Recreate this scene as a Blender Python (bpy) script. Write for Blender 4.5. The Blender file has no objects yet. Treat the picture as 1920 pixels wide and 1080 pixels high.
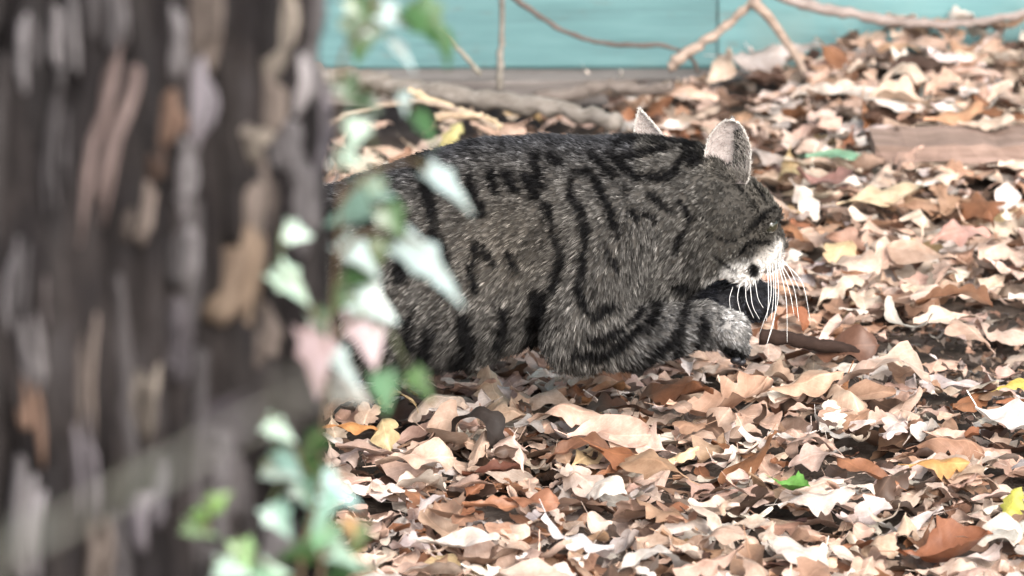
import bpy, math, random
import numpy as np
from mathutils import Vector

random.seed(7)
RNG = np.random.default_rng(11)
R = math.radians

# ------------------------------------------------------------------ camera, sky, sun, exposure
scene = bpy.context.scene
COL = scene.collection
DEP = R(16.0)                     # the camera looks down by this much
DIST = 7.0                        # metres to the cat
FOCUS_Z = 0.165
CAM = np.array([0.0, -DIST * math.cos(DEP), FOCUS_Z + DIST * math.sin(DEP)])
FWD = np.array([0.0, math.cos(DEP), -math.sin(DEP)])
UPV = np.array([0.0, math.sin(DEP), math.cos(DEP)])
RGT = np.array([1.0, 0.0, 0.0])
LENS = 36.0 * DIST / (1920 / 1900.0)
cam_data = bpy.data.cameras.new("camera")
cam = bpy.data.objects.new("camera", cam_data)
COL.objects.link(cam)
cam.location = CAM
cam.rotation_euler = (R(90) - DEP, 0, 0)
cam_data.sensor_width = 36.0
cam_data.lens = LENS
cam_data.clip_start = 0.1
cam_data.clip_end = 500
cam_data.dof.use_dof = True
cam_data.dof.focus_distance = DIST - 0.05
cam_data.dof.aperture_fstop = 7.0
scene.camera = cam

world = bpy.data.worlds.new("World")
scene.world = world
world.use_nodes = True
wn = world.node_tree
wn.nodes.clear()
SUN_EL, SUN_AZ = R(36), R(158)    # azimuth clockwise from +Y
sky = wn.nodes.new("ShaderNodeTexSky")
sky.sky_type = 'NISHITA'
sky.sun_disc = False
sky.sun_elevation = SUN_EL
sky.sun_rotation = SUN_AZ
sky.dust_density = 4.0
sky.air_density = 1.0
hs = wn.nodes.new("ShaderNodeHueSaturation")
hs.inputs['Saturation'].default_value = 0.42
bg = wn.nodes.new("ShaderNodeBackground")
bg.inputs['Strength'].default_value = 0.15
wo = wn.nodes.new("ShaderNodeOutputWorld")
wn.links.new(sky.outputs[0], hs.inputs['Color'])
wn.links.new(hs.outputs[0], bg.inputs['Color'])
wn.links.new(bg.outputs[0], wo.inputs['Surface'])

sun_data = bpy.data.lights.new("sun", 'SUN')
sun_data.energy = 1.5
sun_data.angle = R(35)
sun_data.color = (1.0, 0.96, 0.9)
sun = bpy.data.objects.new("sun", sun_data)
COL.objects.link(sun)
sd = Vector((math.sin(SUN_AZ) * math.cos(SUN_EL), math.cos(SUN_AZ) * math.cos(SUN_EL), math.sin(SUN_EL)))
sun.rotation_euler = sd.to_track_quat('Z', 'Y').to_euler()
sun.location = (0, -4, 8)

scene.view_settings.view_transform = 'Standard'
scene.view_settings.look = 'None'
scene.view_settings.gamma = 1.0
scene.view_settings.exposure = 1.44
scene.render.engine = 'CYCLES'
scene.cycles.max_bounces = 6
scene.cycles.use_denoising = True


# ------------------------------------------------------------------ pixel helpers (1920 x 1080 photograph)
def ray(px, py):
    d = FWD + RGT * ((px - 960) / (1900.0 * DIST)) + UPV * ((540 - py) / (1900.0 * DIST))
    return d / np.linalg.norm(d)


def at(px, py, y):
    d = ray(px, py)
    return CAM + d * ((y - CAM[1]) / d[1])


def project(P):
    v = P - CAM
    z = v @ FWD
    return 960 + (v @ RGT) / z * 1900 * DIST, 540 - (v @ UPV) / z * 1900 * DIST


# ------------------------------------------------------------------ noise
def _hash(ix, iy, iz, seed):
    h = (ix * 374761393 + iy * 668265263 + iz * 1274126177 + seed * 974634777) & 0xFFFFFFFF
    h = ((h ^ (h >> 13)) * 1274126177) & 0xFFFFFFFF
    h = h ^ (h >> 16)
    return (h & 0xFFFFFF) / float(0xFFFFFF)


def vnoise(p, seed=0):
    p = np.asarray(p, dtype=np.float64)
    i = np.floor(p).astype(np.int64)
    f = p - i
    f = f * f * (3 - 2 * f)
    out = 0
    for dx in (0, 1):
        wx = f[..., 0] if dx else 1 - f[..., 0]
        for dy in (0, 1):
            wy = f[..., 1] if dy else 1 - f[..., 1]
            for dz in (0, 1):
                wz = f[..., 2] if dz else 1 - f[..., 2]
                out = out + wx * wy * wz * _hash(i[..., 0] + dx, i[..., 1] + dy, i[..., 2] + dz, seed)
    return out


def fbm(p, octs=4, seed=0):
    a, s, t = 1.0, 0.0, 0.0
    for k in range(octs):
        s = s + a * vnoise(p * (2.0 ** k), seed + k * 17)
        t += a
        a *= 0.5
    return s / t


def sstep(a, b, x):
    t = np.clip((x - a) / (b - a), 0, 1)
    return t * t * (3 - 2 * t)


# ------------------------------------------------------------------ objects
ORG = {}


def tag(o, label=None, cat=None, group=None, kind=None):
    if label: o["label"] = label
    if cat: o["category"] = cat
    if group: o["group"] = group
    if kind: o["kind"] = kind
    return o


def empty(name, loc):
    o = bpy.data.objects.new(name, None)
    o.empty_display_size = 0.05
    COL.objects.link(o)
    o.location = loc
    ORG[o.name] = np.array(loc, dtype=float)
    return o


def mesh_obj(name, verts, faces, mat, parent=None, smooth=True, uv=None, color=None):
    """verts in world coordinates"""
    verts = np.asarray(verts, dtype=float)
    if parent is not None:
        org = ORG[parent.name]
    else:
        org = verts.mean(axis=0)
        org[2] = verts[:, 2].min()
    me = bpy.data.meshes.new(name)
    me.from_pydata((verts - org).tolist(), [], [tuple(int(i) for i in f) for f in faces])
    if smooth:
        me.polygons.foreach_set("use_smooth", [True] * len(me.polygons))
    me.update()
    o = bpy.data.objects.new(name, me)
    COL.objects.link(o)
    if mat is not None:
        me.materials.append(mat)
    if parent is not None:
        o.parent = parent
    else:
        o.location = org
    ORG[o.name] = org
    if color is not None:
        o.color = (*color, 1)
    return o


def tube(points, radii, sides=8, closed=True):
    P = np.asarray(points, dtype=float)
    n = len(P)
    radii = np.broadcast_to(np.asarray(radii, dtype=float), (n,)) if np.ndim(radii) <= 1 else radii
    T = np.gradient(P, axis=0)
    T /= np.linalg.norm(T, axis=1)[:, None] + 1e-12
    ref = np.array([0, 0, 1.0]) if abs(T[0][2]) < 0.9 else np.array([1.0, 0, 0])
    V = []
    a = np.cross(T[0], ref); a /= np.linalg.norm(a)
    for i in range(n):
        a = a - T[i] * (a @ T[i]); a /= np.linalg.norm(a)
        b = np.cross(T[i], a)
        for k in range(sides):
            th = 2 * math.pi * k / sides
            V.append(P[i] + radii[i] * (math.cos(th) * a + math.sin(th) * b))
    F = []
    for i in range(n - 1):
        for k in range(sides):
            k2 = (k + 1) % sides
            F.append((i * sides + k, i * sides + k2, (i + 1) * sides + k2, (i + 1) * sides + k))
    if closed:
        F.append(tuple(range(sides - 1, -1, -1)))
        F.append(tuple((n - 1) * sides + k for k in range(sides)))
    return np.array(V), F


def spline(pts, n):
    """Catmull-Rom through pts, n samples"""
    P = np.asarray(pts, dtype=float)
    P = np.vstack([2 * P[0] - P[1], P, 2 * P[-1] - P[-2]])
    m = len(P) - 3
    out = []
    for s in np.linspace(0, m - 1e-9, n):
        i = int(s); t = s - i
        p0, p1, p2, p3 = P[i], P[i + 1], P[i + 2], P[i + 3]
        out.append(0.5 * ((2 * p1) + (-p0 + p2) * t + (2 * p0 - 5 * p1 + 4 * p2 - p3) * t * t + (-p0 + 3 * p1 - 3 * p2 + p3) * t ** 3))
    return np.array(out)


def box(c, s, jitter=0.0, seg=1):
    """box centred at c with size s, cut into seg pieces along x so its edges can wander"""
    V, F = [], []
    xs = np.linspace(-0.5, 0.5, seg + 1)
    for x in xs:
        for (a, b) in ((-0.5, -0.5), (0.5, -0.5), (0.5, 0.5), (-0.5, 0.5)):
            j = (RNG.random(2) - 0.5) * jitter
            V.append((c[0] + x * s[0], c[1] + a * s[1] + j[0], c[2] + b * s[2] + j[1]))
    for i in range(seg):
        for k in range(4):
            k2 = (k + 1) % 4
            F.append((i * 4 + k, (i + 1) * 4 + k, (i + 1) * 4 + k2, i * 4 + k2))
    F.append((0, 1, 2, 3)); F.append(tuple(seg * 4 + k for k in (3, 2, 1, 0)))
    return np.array(V), F


# ------------------------------------------------------------------ materials
class Mat:
    def __init__(self, name):
        self.m = bpy.data.materials.new(name)
        self.m.use_nodes = True
        self.t = self.m.node_tree
        self.b = self.t.nodes["Principled BSDF"]

    def n(self, kind, **kw):
        nd = self.t.nodes.new(kind)
        for k, v in kw.items():
            if k in nd.inputs.keys() if isinstance(k, str) else False:
                nd.inputs[k].default_value = v
            else:
                setattr(nd, k, v)
        return nd

    def l(self, a, b):
        self.t.links.new(a, b)

    def ramp(self, fac, stops):
        r = self.t.nodes.new("ShaderNodeValToRGB")
        el = r.color_ramp.elements
        while len(el) < len(stops):
            el.new(0.5)
        for e, (p, c) in zip(el, stops):
            e.position = p
            e.color = (*c, 1) if len(c) == 3 else c
        self.l(fac, r.inputs[0])
        return r.outputs[0]

    def noise(self, scale, detail=4, rough=0.6, vec=None, coord='Object', stretch=None):
        tc = self.t.nodes.new("ShaderNodeTexCoord")
        src = tc.outputs[coord] if vec is None else vec
        if stretch:
            mp = self.t.nodes.new("ShaderNodeMapping")
            mp.inputs['Scale'].default_value = stretch
            self.l(src, mp.inputs['Vector']); src = mp.outputs[0]
        nz = self.t.nodes.new("ShaderNodeTexNoise")
        nz.inputs['Scale'].default_value = scale
        nz.inputs['Detail'].default_value = detail
        nz.inputs['Roughness'].default_value = rough
        self.l(src, nz.inputs['Vector'])
        return nz.outputs['Fac']

    def mix(self, fac, a, b, mode='MIX'):
        x = self.t.nodes.new("ShaderNodeMix")
        x.data_type = 'RGBA'; x.blend_type = mode
        for sock, val in ((x.inputs[0], fac), (x.inputs[6], a), (x.inputs[7], b)):
            if isinstance(val, (int, float)):
                sock.default_value = val
            elif isinstance(val, tuple):
                sock.default_value = (*val, 1)
            else:
                self.l(val, sock)
        return x.outputs[2]

    def bump(self, height, strength=0.4, dist=0.005):
        b = self.t.nodes.new("ShaderNodeBump")
        b.inputs['Strength'].default_value = strength
        b.inputs['Distance'].default_value = dist
        self.l(height, b.inputs['Height'])
        self.l(b.outputs[0], self.b.inputs['Normal'])

    def set(self, **kw):
        for k, v in kw.items():
            self.b.inputs[k.replace('_', ' ')].default_value = v


def leaf_material(name, source, rough, trans, spec=0.4, coat=0.0, vein=1.35, mscale=60):
    """thin leaf: colour from the object or from a colour attribute, lighter midrib and veins, some light passes through"""
    M = Mat(name)
    if source == 'object':
        oi = M.n("ShaderNodeObjectInfo"); col = oi.outputs['Color']
    else:
        a = M.n("ShaderNodeAttribute"); a.attribute_name = source; col = a.outputs['Color']
    mott = M.noise(mscale, 5, 0.7)
    c1 = M.mix(M.ramp(mott, [(0.3, (0, 0, 0)), (0.7, (1, 1, 1))]), M.mix(1.0, col, (0.58, 0.5, 0.45), 'MULTIPLY'), col)
    uv = M.n("ShaderNodeUVMap")
    sp = M.n("ShaderNodeSeparateXYZ"); M.l(uv.outputs[0], sp.inputs[0])
    # v is 0.5 on the midrib; side veins run forward from it
    ab = M.n("ShaderNodeMath", operation='ABSOLUTE')
    sb = M.n("ShaderNodeMath", operation='SUBTRACT'); sb.inputs[1].default_value = 0.5
    M.l(sp.outputs['Y'], sb.inputs[0]); M.l(sb.outputs[0], ab.inputs[0])
    mid = M.n("ShaderNodeMath", operation='LESS_THAN'); mid.inputs[1].default_value = 0.018
    M.l(ab.outputs[0], mid.inputs[0])
    ma = M.n("ShaderNodeMath", operation='MULTIPLY_ADD'); ma.inputs[1].default_value = -0.9
    M.l(ab.outputs[0], ma.inputs[0]); M.l(sp.outputs['X'], ma.inputs[2])
    mu = M.n("ShaderNodeMath", operation='MULTIPLY'); mu.inputs[1].default_value = 8.0
    M.l(ma.outputs[0], mu.inputs[0])
    fr = M.n("ShaderNodeMath", operation='FRACT'); M.l(mu.outputs[0], fr.inputs[0])
    sv = M.n("ShaderNodeMath", operation='LESS_THAN'); sv.inputs[1].default_value = 0.1
    M.l(fr.outputs[0], sv.inputs[0])
    mx = M.n("ShaderNodeMath", operation='MAXIMUM'); M.l(mid.outputs[0], mx.inputs[0])
    sv2 = M.n("ShaderNodeMath", operation='MULTIPLY'); sv2.inputs[1].default_value = 0.45
    M.l(sv.outputs[0], sv2.inputs[0]); M.l(sv2.outputs[0], mx.inputs[1])
    c2 = M.mix(mx.outputs[0], c1, M.mix(1.0, c1, (vein, vein, vein), 'MULTIPLY'))
    M.l(c2, M.b.inputs['Base Color'])
    M.set(Roughness=rough, Specular_IOR_Level=spec, Coat_Weight=coat, Coat_Roughness=0.25)
    M.bump(mx.outputs[0], 0.25, 0.001)
    tr = M.n("ShaderNodeBsdfTranslucent"); M.l(c2, tr.inputs['Color'])
    ms = M.n("ShaderNodeMixShader"); ms.inputs[0].default_value = trans
    out = M.t.nodes["Material Output"]
    M.l(M.b.outputs[0], ms.inputs[1]); M.l(tr.outputs[0], ms.inputs[2]); M.l(ms.outputs[0], out.inputs['Surface'])
    return M.m


MAT = {}
MAT['leaf'] = leaf_material("dry_leaf", 'object', 0.5, 0.22, vein=1.25, mscale=5)
MAT['litter'] = leaf_material("dry_leaf_litter", 'leafcol', 0.55, 0.2)
MAT['ivy'] = leaf_material("ivy_leaf", 'object', 0.32, 0.18, spec=0.6, coat=0.35, vein=1.25)

M = Mat("soil")
nz = M.noise(30, 6, 0.7)
M.l(M.ramp(nz, [(0.25, (0.02, 0.014, 0.01)), (0.5, (0.085, 0.065, 0.053)), (0.8, (0.2, 0.165, 0.145))]), M.b.inputs['Base Color'])
M.set(Roughness=0.95, Specular_IOR_Level=0.15); M.bump(M.noise(120, 5, 0.7), 0.8, 0.01)
MAT['soil'] = M.m

M = Mat("bark")
oi = M.n("ShaderNodeObjectInfo")
fine = M.noise(70, 6, 0.7, stretch=(1, 1, 0.35))
patch = M.noise(14, 4, 0.6, stretch=(1, 1, 0.5))
c = M.mix(M.ramp(fine, [(0.3, (0, 0, 0)), (0.72, (1, 1, 1))]), M.mix(1.0, oi.outputs['Color'], (0.42, 0.4, 0.4), 'MULTIPLY'), oi.outputs['Color'])
tone = M.ramp(M.noise(26, 5, 0.65, stretch=(1, 1, 0.3)), [(0.3, (0.05, 0.045, 0.047)), (0.46, (0.11, 0.097, 0.095)), (0.58, (0.2, 0.168, 0.155)), (0.7, (0.33, 0.3, 0.3))])
c = M.mix(1.0, M.mix(0.14, c, tone), (0.74, 0.74, 0.755), 'MULTIPLY')
M.l(c, M.b.inputs['Base Color'])
M.set(Roughness=0.95, Specular_IOR_Level=0.04); M.bump(fine, 0.9, 0.01)
MAT['bark'] = M.m

M = Mat("twig_bark")
oi = M.n("ShaderNodeObjectInfo")
fine = M.noise(110, 5, 0.7, stretch=(0.3, 1, 1))
c = M.mix(M.ramp(fine, [(0.35, (0, 0, 0)), (0.7, (1, 1, 1))]), M.mix(1.0, oi.outputs['Color'], (0.5, 0.47, 0.45), 'MULTIPLY'), oi.outputs['Color'])
M.l(c, M.b.inputs['Base Color'])
M.set(Roughness=0.85, Specular_IOR_Level=0.2); M.bump(fine, 0.5, 0.003)
MAT['twig'] = M.m

M = Mat("turquoise_paint")
grain = M.noise(9, 6, 0.65, stretch=(0.6, 1, 9))
wear = M.noise(5, 5, 0.6)
c = M.ramp(grain, [(0.3, (0.08, 0.168, 0.175)), (0.5, (0.105, 0.222, 0.23)), (0.75, (0.15, 0.285, 0.29))])
c = M.mix(M.ramp(wear, [(0.55, (0, 0, 0)), (0.75, (0.5, 0.5, 0.5))]), c, (0.2, 0.28, 0.26))
dirt = M.noise(22, 6, 0.7, stretch=(1, 1, 3))
c = M.mix(M.ramp(dirt, [(0.58, (0, 0, 0)), (0.72, (0.55, 0.55, 0.55))]), c, (0.12, 0.13, 0.115))
oi = M.n("ShaderNodeObjectInfo")
M.l(M.mix(1.0, c, oi.outputs['Color'], 'MULTIPLY'), M.b.inputs['Base Color'])
M.set(Roughness=0.6, Specular_IOR_Level=0.35); M.bump(grain, 0.3, 0.003)
MAT['paint'] = M.m

M = Mat("weathered_wood")
grain = M.noise(14, 6, 0.7, stretch=(0.5, 6, 12))
c = M.ramp(grain, [(0.3, (0.06, 0.053, 0.05)), (0.55, (0.17, 0.15, 0.14)), (0.75, (0.27, 0.245, 0.225))])
M.l(c, M.b.inputs['Base Color'])
M.set(Roughness=0.9, Specular_IOR_Level=0.2); M.bump(grain, 0.5, 0.004)
MAT['wood'] = M.m

M = Mat("brown_wood")
grain = M.noise(16, 6, 0.7, stretch=(0.5, 5, 8))
c = M.ramp(grain, [(0.3, (0.11, 0.075, 0.06)), (0.55, (0.24, 0.165, 0.135)), (0.75, (0.34, 0.25, 0.21))])
M.l(c, M.b.inputs['Base Color'])
M.set(Roughness=0.85, Specular_IOR_Level=0.2); M.bump(grain, 0.5, 0.004)
MAT['brownwood'] = M.m


# ------------------------------------------------------------------ ground
def gz(x, y):
    x = np.asarray(x, dtype=float); y = np.asarray(y, dtype=float)
    p = np.stack([x * 2.2, y * 2.2, np.zeros_like(x)], axis=-1)
    near = np.exp(-(x * x + y * y) / 30.0)
    z = (fbm(p, 3, 5) - 0.5) * 0.05 * near
    z = z + 0.062 * sstep(0.16, 0.5, x) * sstep(0.45, 1.3, y) * (1 - sstep(1.5, 2.0, y))
    z = z - 0.055 * (1 - sstep(-0.1, 0.2, x)) * sstep(0.8, 1.25, y) * (1 - sstep(1.5, 2.0, y))
    return z


def on_ground(px, py, lift=0.0):
    d = ray(px, py)
    t = (0.0 - CAM[2]) / d[2]
    for _ in range(12):
        p = CAM + d * t
        t = (float(gz(p[0], p[1])) + lift - CAM[2]) / d[2]
    return CAM + d * t


gx = np.concatenate([[-80, -40, -20, -10, -6, -4.5], np.linspace(-3.6, 3.6, 145), [4.5, 6, 10, 20, 40, 80]])
gy = np.concatenate([[-80, -40, -20, -10, -7, -5.5], np.linspace(-4.6, 2.4, 141), [3.5, 5, 8, 15, 30, 80]])
X, Y = np.meshgrid(gx, gy, indexing='ij')
Z = gz(X, Y) - 0.012
V = np.stack([X, Y, Z], -1).reshape(-1, 3)
ny = len(gy)
F = [(i * ny + j, (i + 1) * ny + j, (i + 1) * ny + j + 1, i * ny + j + 1) for i in range(len(gx) - 1) for j in range(ny - 1)]
tag(mesh_obj("ground", V, F, MAT['soil']), kind="structure")

# ------------------------------------------------------------------ painted shed wall
WY = 1.46
wall = empty("shed_wall", (0, WY, 0))
tag(wall, "turquoise painted wooden shed wall standing behind the leaf litter", "wall")
z_sill = at(900, 122, WY)[2]
xj = at(1345, 60, WY)[0]
zb = z_sill
k = 0
while zb < 2.1:
    hgt = 0.105 if k == 0 else 0.15
    for (x0, x1, dy) in ((-2.6, xj - 0.001, 0.0), (xj + 0.001, 2.8, -0.003)):
        # lapped board: bottom edge stands proud of the top edge
        n = 26
        xs = np.linspace(x0, x1, n)
        w = (RNG.random(n) - 0.5) * 0.0016
        prof = [(0.0, 0.0), (-0.017, 0.0), (-0.019, 0.004), (-0.007, hgt - 0.003), (0.0, hgt - 0.003)]
        V, F = [], []
        for i in range(n):
            for (a, b) in prof:
                V.append((xs[i], WY + dy + a, zb + b + w[i]))
        m = len(prof)
        for i in range(n - 1):
            for q in range(m):
                q2 = (q + 1) % m
                F.append((i * m + q, i * m + q2, (i + 1) * m + q2, (i + 1) * m + q))
        F.append(tuple(range(m - 1, -1, -1))); F.append(tuple((n - 1) * m + q for q in range(m)))
        tone = RNG.uniform(0.74, 0.84) * (0.88 if dy == 0 else 1.15)      # brighter light on the right-hand boards is put into their tone
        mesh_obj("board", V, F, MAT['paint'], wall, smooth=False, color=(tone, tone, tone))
    zb += hgt - 0.002
    k += 1
V, F = box((0.1, WY + 0.03, 1.05), (5.6, 0.05, 2.08))
mesh_obj("wall_core", V, F, MAT['wood'], wall, smooth=False)
V, F = box((-0.9, WY - 0.035, z_sill - 0.016), (3.4, 0.06, 0.03), jitter=0.004, seg=40)
o = mesh_obj("sill_beam", V, F, MAT['wood'], wall, smooth=False)
o["label"] = "grey weathered sill beam under the turquoise boards"

# ------------------------------------------------------------------ twigs and branches
def branch(name, label, cat, pix, yv, r, color, n=26, sides=8, forks=(), group=None, knob=0.22, wander=0.5):
    pts = [at(p[0], p[1], (yv if np.isscalar(yv) else yv[i])) for i, p in enumerate(pix)]
    P = spline(pts, n)
    P = P + (RNG.random((n, 3)) - 0.5) * r * wander
    rr = r * np.linspace(1.08, 0.7, n) * (1 + (RNG.random(n) - 0.5) * 2 * knob)
    V, F = tube(P, rr, sides)
    o = mesh_obj(name, V, F, MAT['twig'], None, color=color)
    tag(o, label, cat, group)
    for fk in forks:
        pts = [at(p[0], p[1], fk[1]) for p in fk[0]]
        Q = spline(pts, 14)
        V, F = tube(Q, fk[2] * np.linspace(1, 0.6, 14), 6)
        mesh_obj("side_shoot", V, F, MAT['twig'], o, color=color)
    return o


branch("fallen_branch", "thick grey fallen branch lying below the wall's sill beam", "branch",
       [(560, 140), (660, 150), (760, 163), (900, 186), (1050, 206), (1160, 228)], [1.25, 1.24, 1.2, 1.15, 1.1, 1.05], 0.0135, (0.24, 0.215, 0.19), n=40, sides=10)
branch("bare_vine", "thin dark bare vine sagging across the turquoise wall", "vine",
       [(930, -60), (962, -8), (1000, 22), (1050, 54), (1110, 77), (1180, 85), (1250, 86), (1295, 108), (1310, 135)], 1.3, 0.0032, (0.13, 0.105, 0.095), n=40)
branch("forked_twig", "pale forked twig leaning against the wall, bent like an inverted V", "twig",
       [(1255, 125), (1290, 98), (1350, 58), (1412, 2), (1440, -30)], 1.28, 0.0065, (0.36, 0.28, 0.23), n=30,
       forks=(([(1412, 4), (1440, 30), (1470, 72), (1500, 118), (1512, 150)], 1.27, 0.007),))
branch("long_twig", "long pale twig crossing the turquoise wall at top right", "twig",
       [(1440, -20), (1500, 6), (1580, 22), (1680, 42), (1790, 45), (1880, 32), (1990, 15)], 1.36, 0.0065, (0.3, 0.25, 0.23), n=40)
branch("arched_stem", "thin arched stem in front of the grey fallen branch, beside the trunk", "twig",
       [(600, 240), (655, 215), (705, 200), (760, 190), (820, 196), (880, 215), (930, 240)], 1.0, 0.004, (0.36, 0.29, 0.23), n=30)
branch("pale_stick", "cream stripped stick slanting down off the fallen branch", "stick",
       [(765, 170), (810, 190), (860, 208), (905, 222), (940, 236)], 1.02, 0.0055, (0.5, 0.4, 0.27), n=20)
branch("short_stick", "short cream broken stick lying level under the slanting one", "stick",
       [(812, 219), (850, 216), (908, 216)], 0.98, 0.0052, (0.48, 0.37, 0.26), n=12)
branch("reddish_twig", "dark reddish twig lying among leaves below the cat's paw, near the bottom edge", "twig",
       [(1290, 1012), (1340, 998), (1400, 988), (1460, 984), (1512, 974)], [-0.29, -0.275, -0.27, -0.265, -0.26], 0.0038, (0.09, 0.05, 0.045), n=20)
branch("rotten_stick", "dark rotten stick lying on the leaves right of the raised paw", "stick",
       [(1425, 630), (1475, 634), (1530, 646), (1575, 652), (1610, 664)], [0.13, 0.13, 0.14, 0.14, 0.15], 0.0075, (0.035, 0.02, 0.015), n=26, sides=11, knob=0.1, wander=0.22)
branch("upright_stem", "thin upright dead stem before the turquoise wall left of the sagging vine", "stem",
       [(936, 168), (938, 110), (942, 60), (940, -40)], 1.33, 0.0042, (0.27, 0.25, 0.22), n=16)
branch("sharp_shoot", "thin slanting dead shoot under the ivy by the wall", "stem",
       [(900, 140), (862, 95), (835, 70), (800, 40)], 1.31, 0.0028, (0.26, 0.24, 0.2), n=16)
branch("grey_root", "dark weathered root half buried at the wall's foot, right of the fallen branch", "root",
       [(1000, 190), (1080, 172), (1140, 160), (1210, 168), (1260, 160)], 1.25, 0.009, (0.16, 0.135, 0.12), n=24)

# flat slab of wood lying in the litter at the right
pl0 = on_ground(1835, 325)
V, F = box((0, 0, 0), (0.24, 0.085, 0.018), jitter=0.006, seg=14)
ang = R(2)
Rz = np.array([[math.cos(ang), -math.sin(ang), 0], [math.sin(ang), math.cos(ang), 0], [0, 0, 1]])
V = V @ Rz.T + pl0 + np.array([0, 0, 0.034])
tag(mesh_obj("wood_slab", V, F, MAT['brownwood'], None, smooth=False), "flat brown slab of wood lying on the leaves at the right edge", "wood")

# ------------------------------------------------------------------ leaf shapes
def oak_outline(lobes=3, depth=0.5, n=25, width=0.29):
    """half widths along the blade: rounded lobes, blunt tip"""
    out = [(0.0, 0.006), (0.07, 0.018)]
    for t in np.linspace(0.12, 0.985, n):
        env = width * math.sin(math.pi * min(1.0, (t - 0.08) / 0.92) ** 1.25) ** 0.7
        u = (t - 0.12) / 0.88 * lobes
        lob = abs(math.sin(math.pi * u)) ** 0.55
        out.append((float(t), max(0.012, env * (1 - depth + depth * lob))))
    out.append((1.0, 0.004))
    return out


OAK = oak_outline(3, 0.66, 17, 0.31)
OAK4 = oak_outline(4, 0.62, 21, 0.27)
OAK5 = oak_outline(5, 0.55, 25, 0.23)
ELM = [(0.0, 0.006), (0.08, 0.02), (0.13, 0.12), (0.24, 0.22), (0.4, 0.29), (0.56, 0.29), (0.7, 0.26), (0.82, 0.2), (0.92, 0.12), (0.98, 0.05), (1.0, 0.004)]


def leaf_outline(rng):
    """a fresh outline for each shape: oak with uneven lobes, plain oval, narrow, or a torn piece"""
    q = rng.random()
    if q < 0.14:
        k = rng.uniform(0.55, 1.05)
        return [(t, w * k) for t, w in ELM]
    out = oak_outline(rng.uniform(2.3, 5.2), rng.uniform(0.3, 0.72), int(rng.integers(15, 24)), rng.uniform(0.17, 0.34))
    amp = np.interp([t for t, _ in out], np.linspace(0, 1, 7), rng.uniform(0.6, 1.2, 7))
    out = [(t, w * a) for (t, w), a in zip(out, amp)]
    if q > 0.72:                                             # torn piece
        a = rng.uniform(0.1, 0.45); b = a + rng.uniform(0.3, 0.5)
        mid = [(t, w) for t, w in out if a < t < b]
        if len(mid) > 4:
            out = [(a, mid[0][1] * rng.uniform(0.2, 0.9))] + mid + [(min(b, 1.0), mid[-1][1] * rng.uniform(0.1, 0.8))]
    return out


def leaf_mesh(outline, rng, curl, fold, twist, wav, rows=2, crum=0.16):
    """verts, faces, uvs of one curled leaf, length 1 along x, centred"""
    V, UV, F = [], [], []
    m = len(outline)
    ncol = 2 * rows + 1
    asym = 1 + (rng.random(2) - 0.5) * 0.3
    ph = rng.random(4) * 6.28
    for (t, w) in outline:
        t2 = t
        for c in range(-rows, rows + 1):
            s = c / rows
            ww = w * (asym[0] if c < 0 else asym[1]) * (1 + 0.12 * math.sin(9 * t + ph[0]))
            y = s * ww
            x = t2 + abs(s) * 0.03 * (1 if w > 0.05 else 0)
            z = fold * abs(y) + wav * math.sin(11 * t + ph[1] + (2 if c < 0 else 0)) * abs(s) * ww * 3
            z += 0.35 * fold * (abs(s) ** 2) * ww
            z += crum * (float(vnoise(np.array([t * 5 + ph[2] * 9, s * 1.6 + 5, ph[3]]), 8)) - 0.5)      # crumpled surface
            ww2 = 0.02 * (rng.random() - 0.5) * (1 if abs(s) == 1 and w > 0.05 else 0)                  # ragged edge
            y += ww2
            a = twist * (t - 0.5)
            y, z = y * math.cos(a) - z * math.sin(a), y * math.sin(a) + z * math.cos(a)
            if abs(curl) > 1e-3:                 # bend along the length
                th = curl * (x - 0.5)
                rad = 1.0 / curl
                X_ = (rad - z) * math.sin(th); Z_ = rad - (rad - z) * math.cos(th)
            else:
                X_, Z_ = x - 0.5, z
            V.append((X_, y, Z_)); UV.append((t, 0.5 + 0.5 * s * min(1, ww / 0.3)))
    for i in range(m - 1):
        for c in range(ncol - 1):
            F.append((i * ncol + c, (i + 1) * ncol + c, (i + 1) * ncol + c + 1, i * ncol + c + 1))
    # stalk: a flat sliver before the blade
    b = len(V)
    p = np.array(V[rows])
    d = np.array(V[ncol + rows]) - p
    d /= np.linalg.norm(d) + 1e-9
    q = p - d * 0.16 + np.array([0, 0.01, 0.02])
    for s in (-0.008, 0.008):
        V.append(tuple(p + np.array([0, s, 0]))); UV.append((0, 0.5))
    for s in (0.007, -0.007):
        V.append(tuple(q + np.array([0, s, 0]))); UV.append((0, 0.5))
    F.append((b, b + 1, b + 2, b + 3))
    V = np.array(V); V[:, 2] -= np.median(V[:, 2])
    return V, F, UV


lrng = np.random.default_rng(3)
SHAPES = []
for k in range(48):
    out = leaf_outline(lrng)
    SHAPES.append(leaf_mesh(out, lrng, curl=lrng.normal(0, 1.3), fold=lrng.normal(0, 0.35), twist=lrng.normal(0, 0.6), wav=lrng.uniform(0.02, 0.11)))
PALETTE = [((0.53, 0.38, 0.30), 0.3), ((0.61, 0.485, 0.405), 0.24), ((0.70, 0.63, 0.575), 0.16), ((0.37, 0.23, 0.155), 0.13),
           ((0.26, 0.12, 0.062), 0.08), ((0.42, 0.385, 0.36), 0.06), ((0.09, 0.05, 0.035), 0.07), ((0.54, 0.41, 0.24), 0.01)]
PW = np.array([p[1] for p in PALETTE]); PW /= PW.sum()


def pick_color(rng):
    i = rng.choice(len(PALETTE), p=PW)
    c = np.array(PALETTE[i][0]) * rng.uniform(0.82, 1.15) * (1 + (rng.random(3) - 0.5) * 0.08)
    return i, np.clip(c, 0.01, 0.8)


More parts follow.
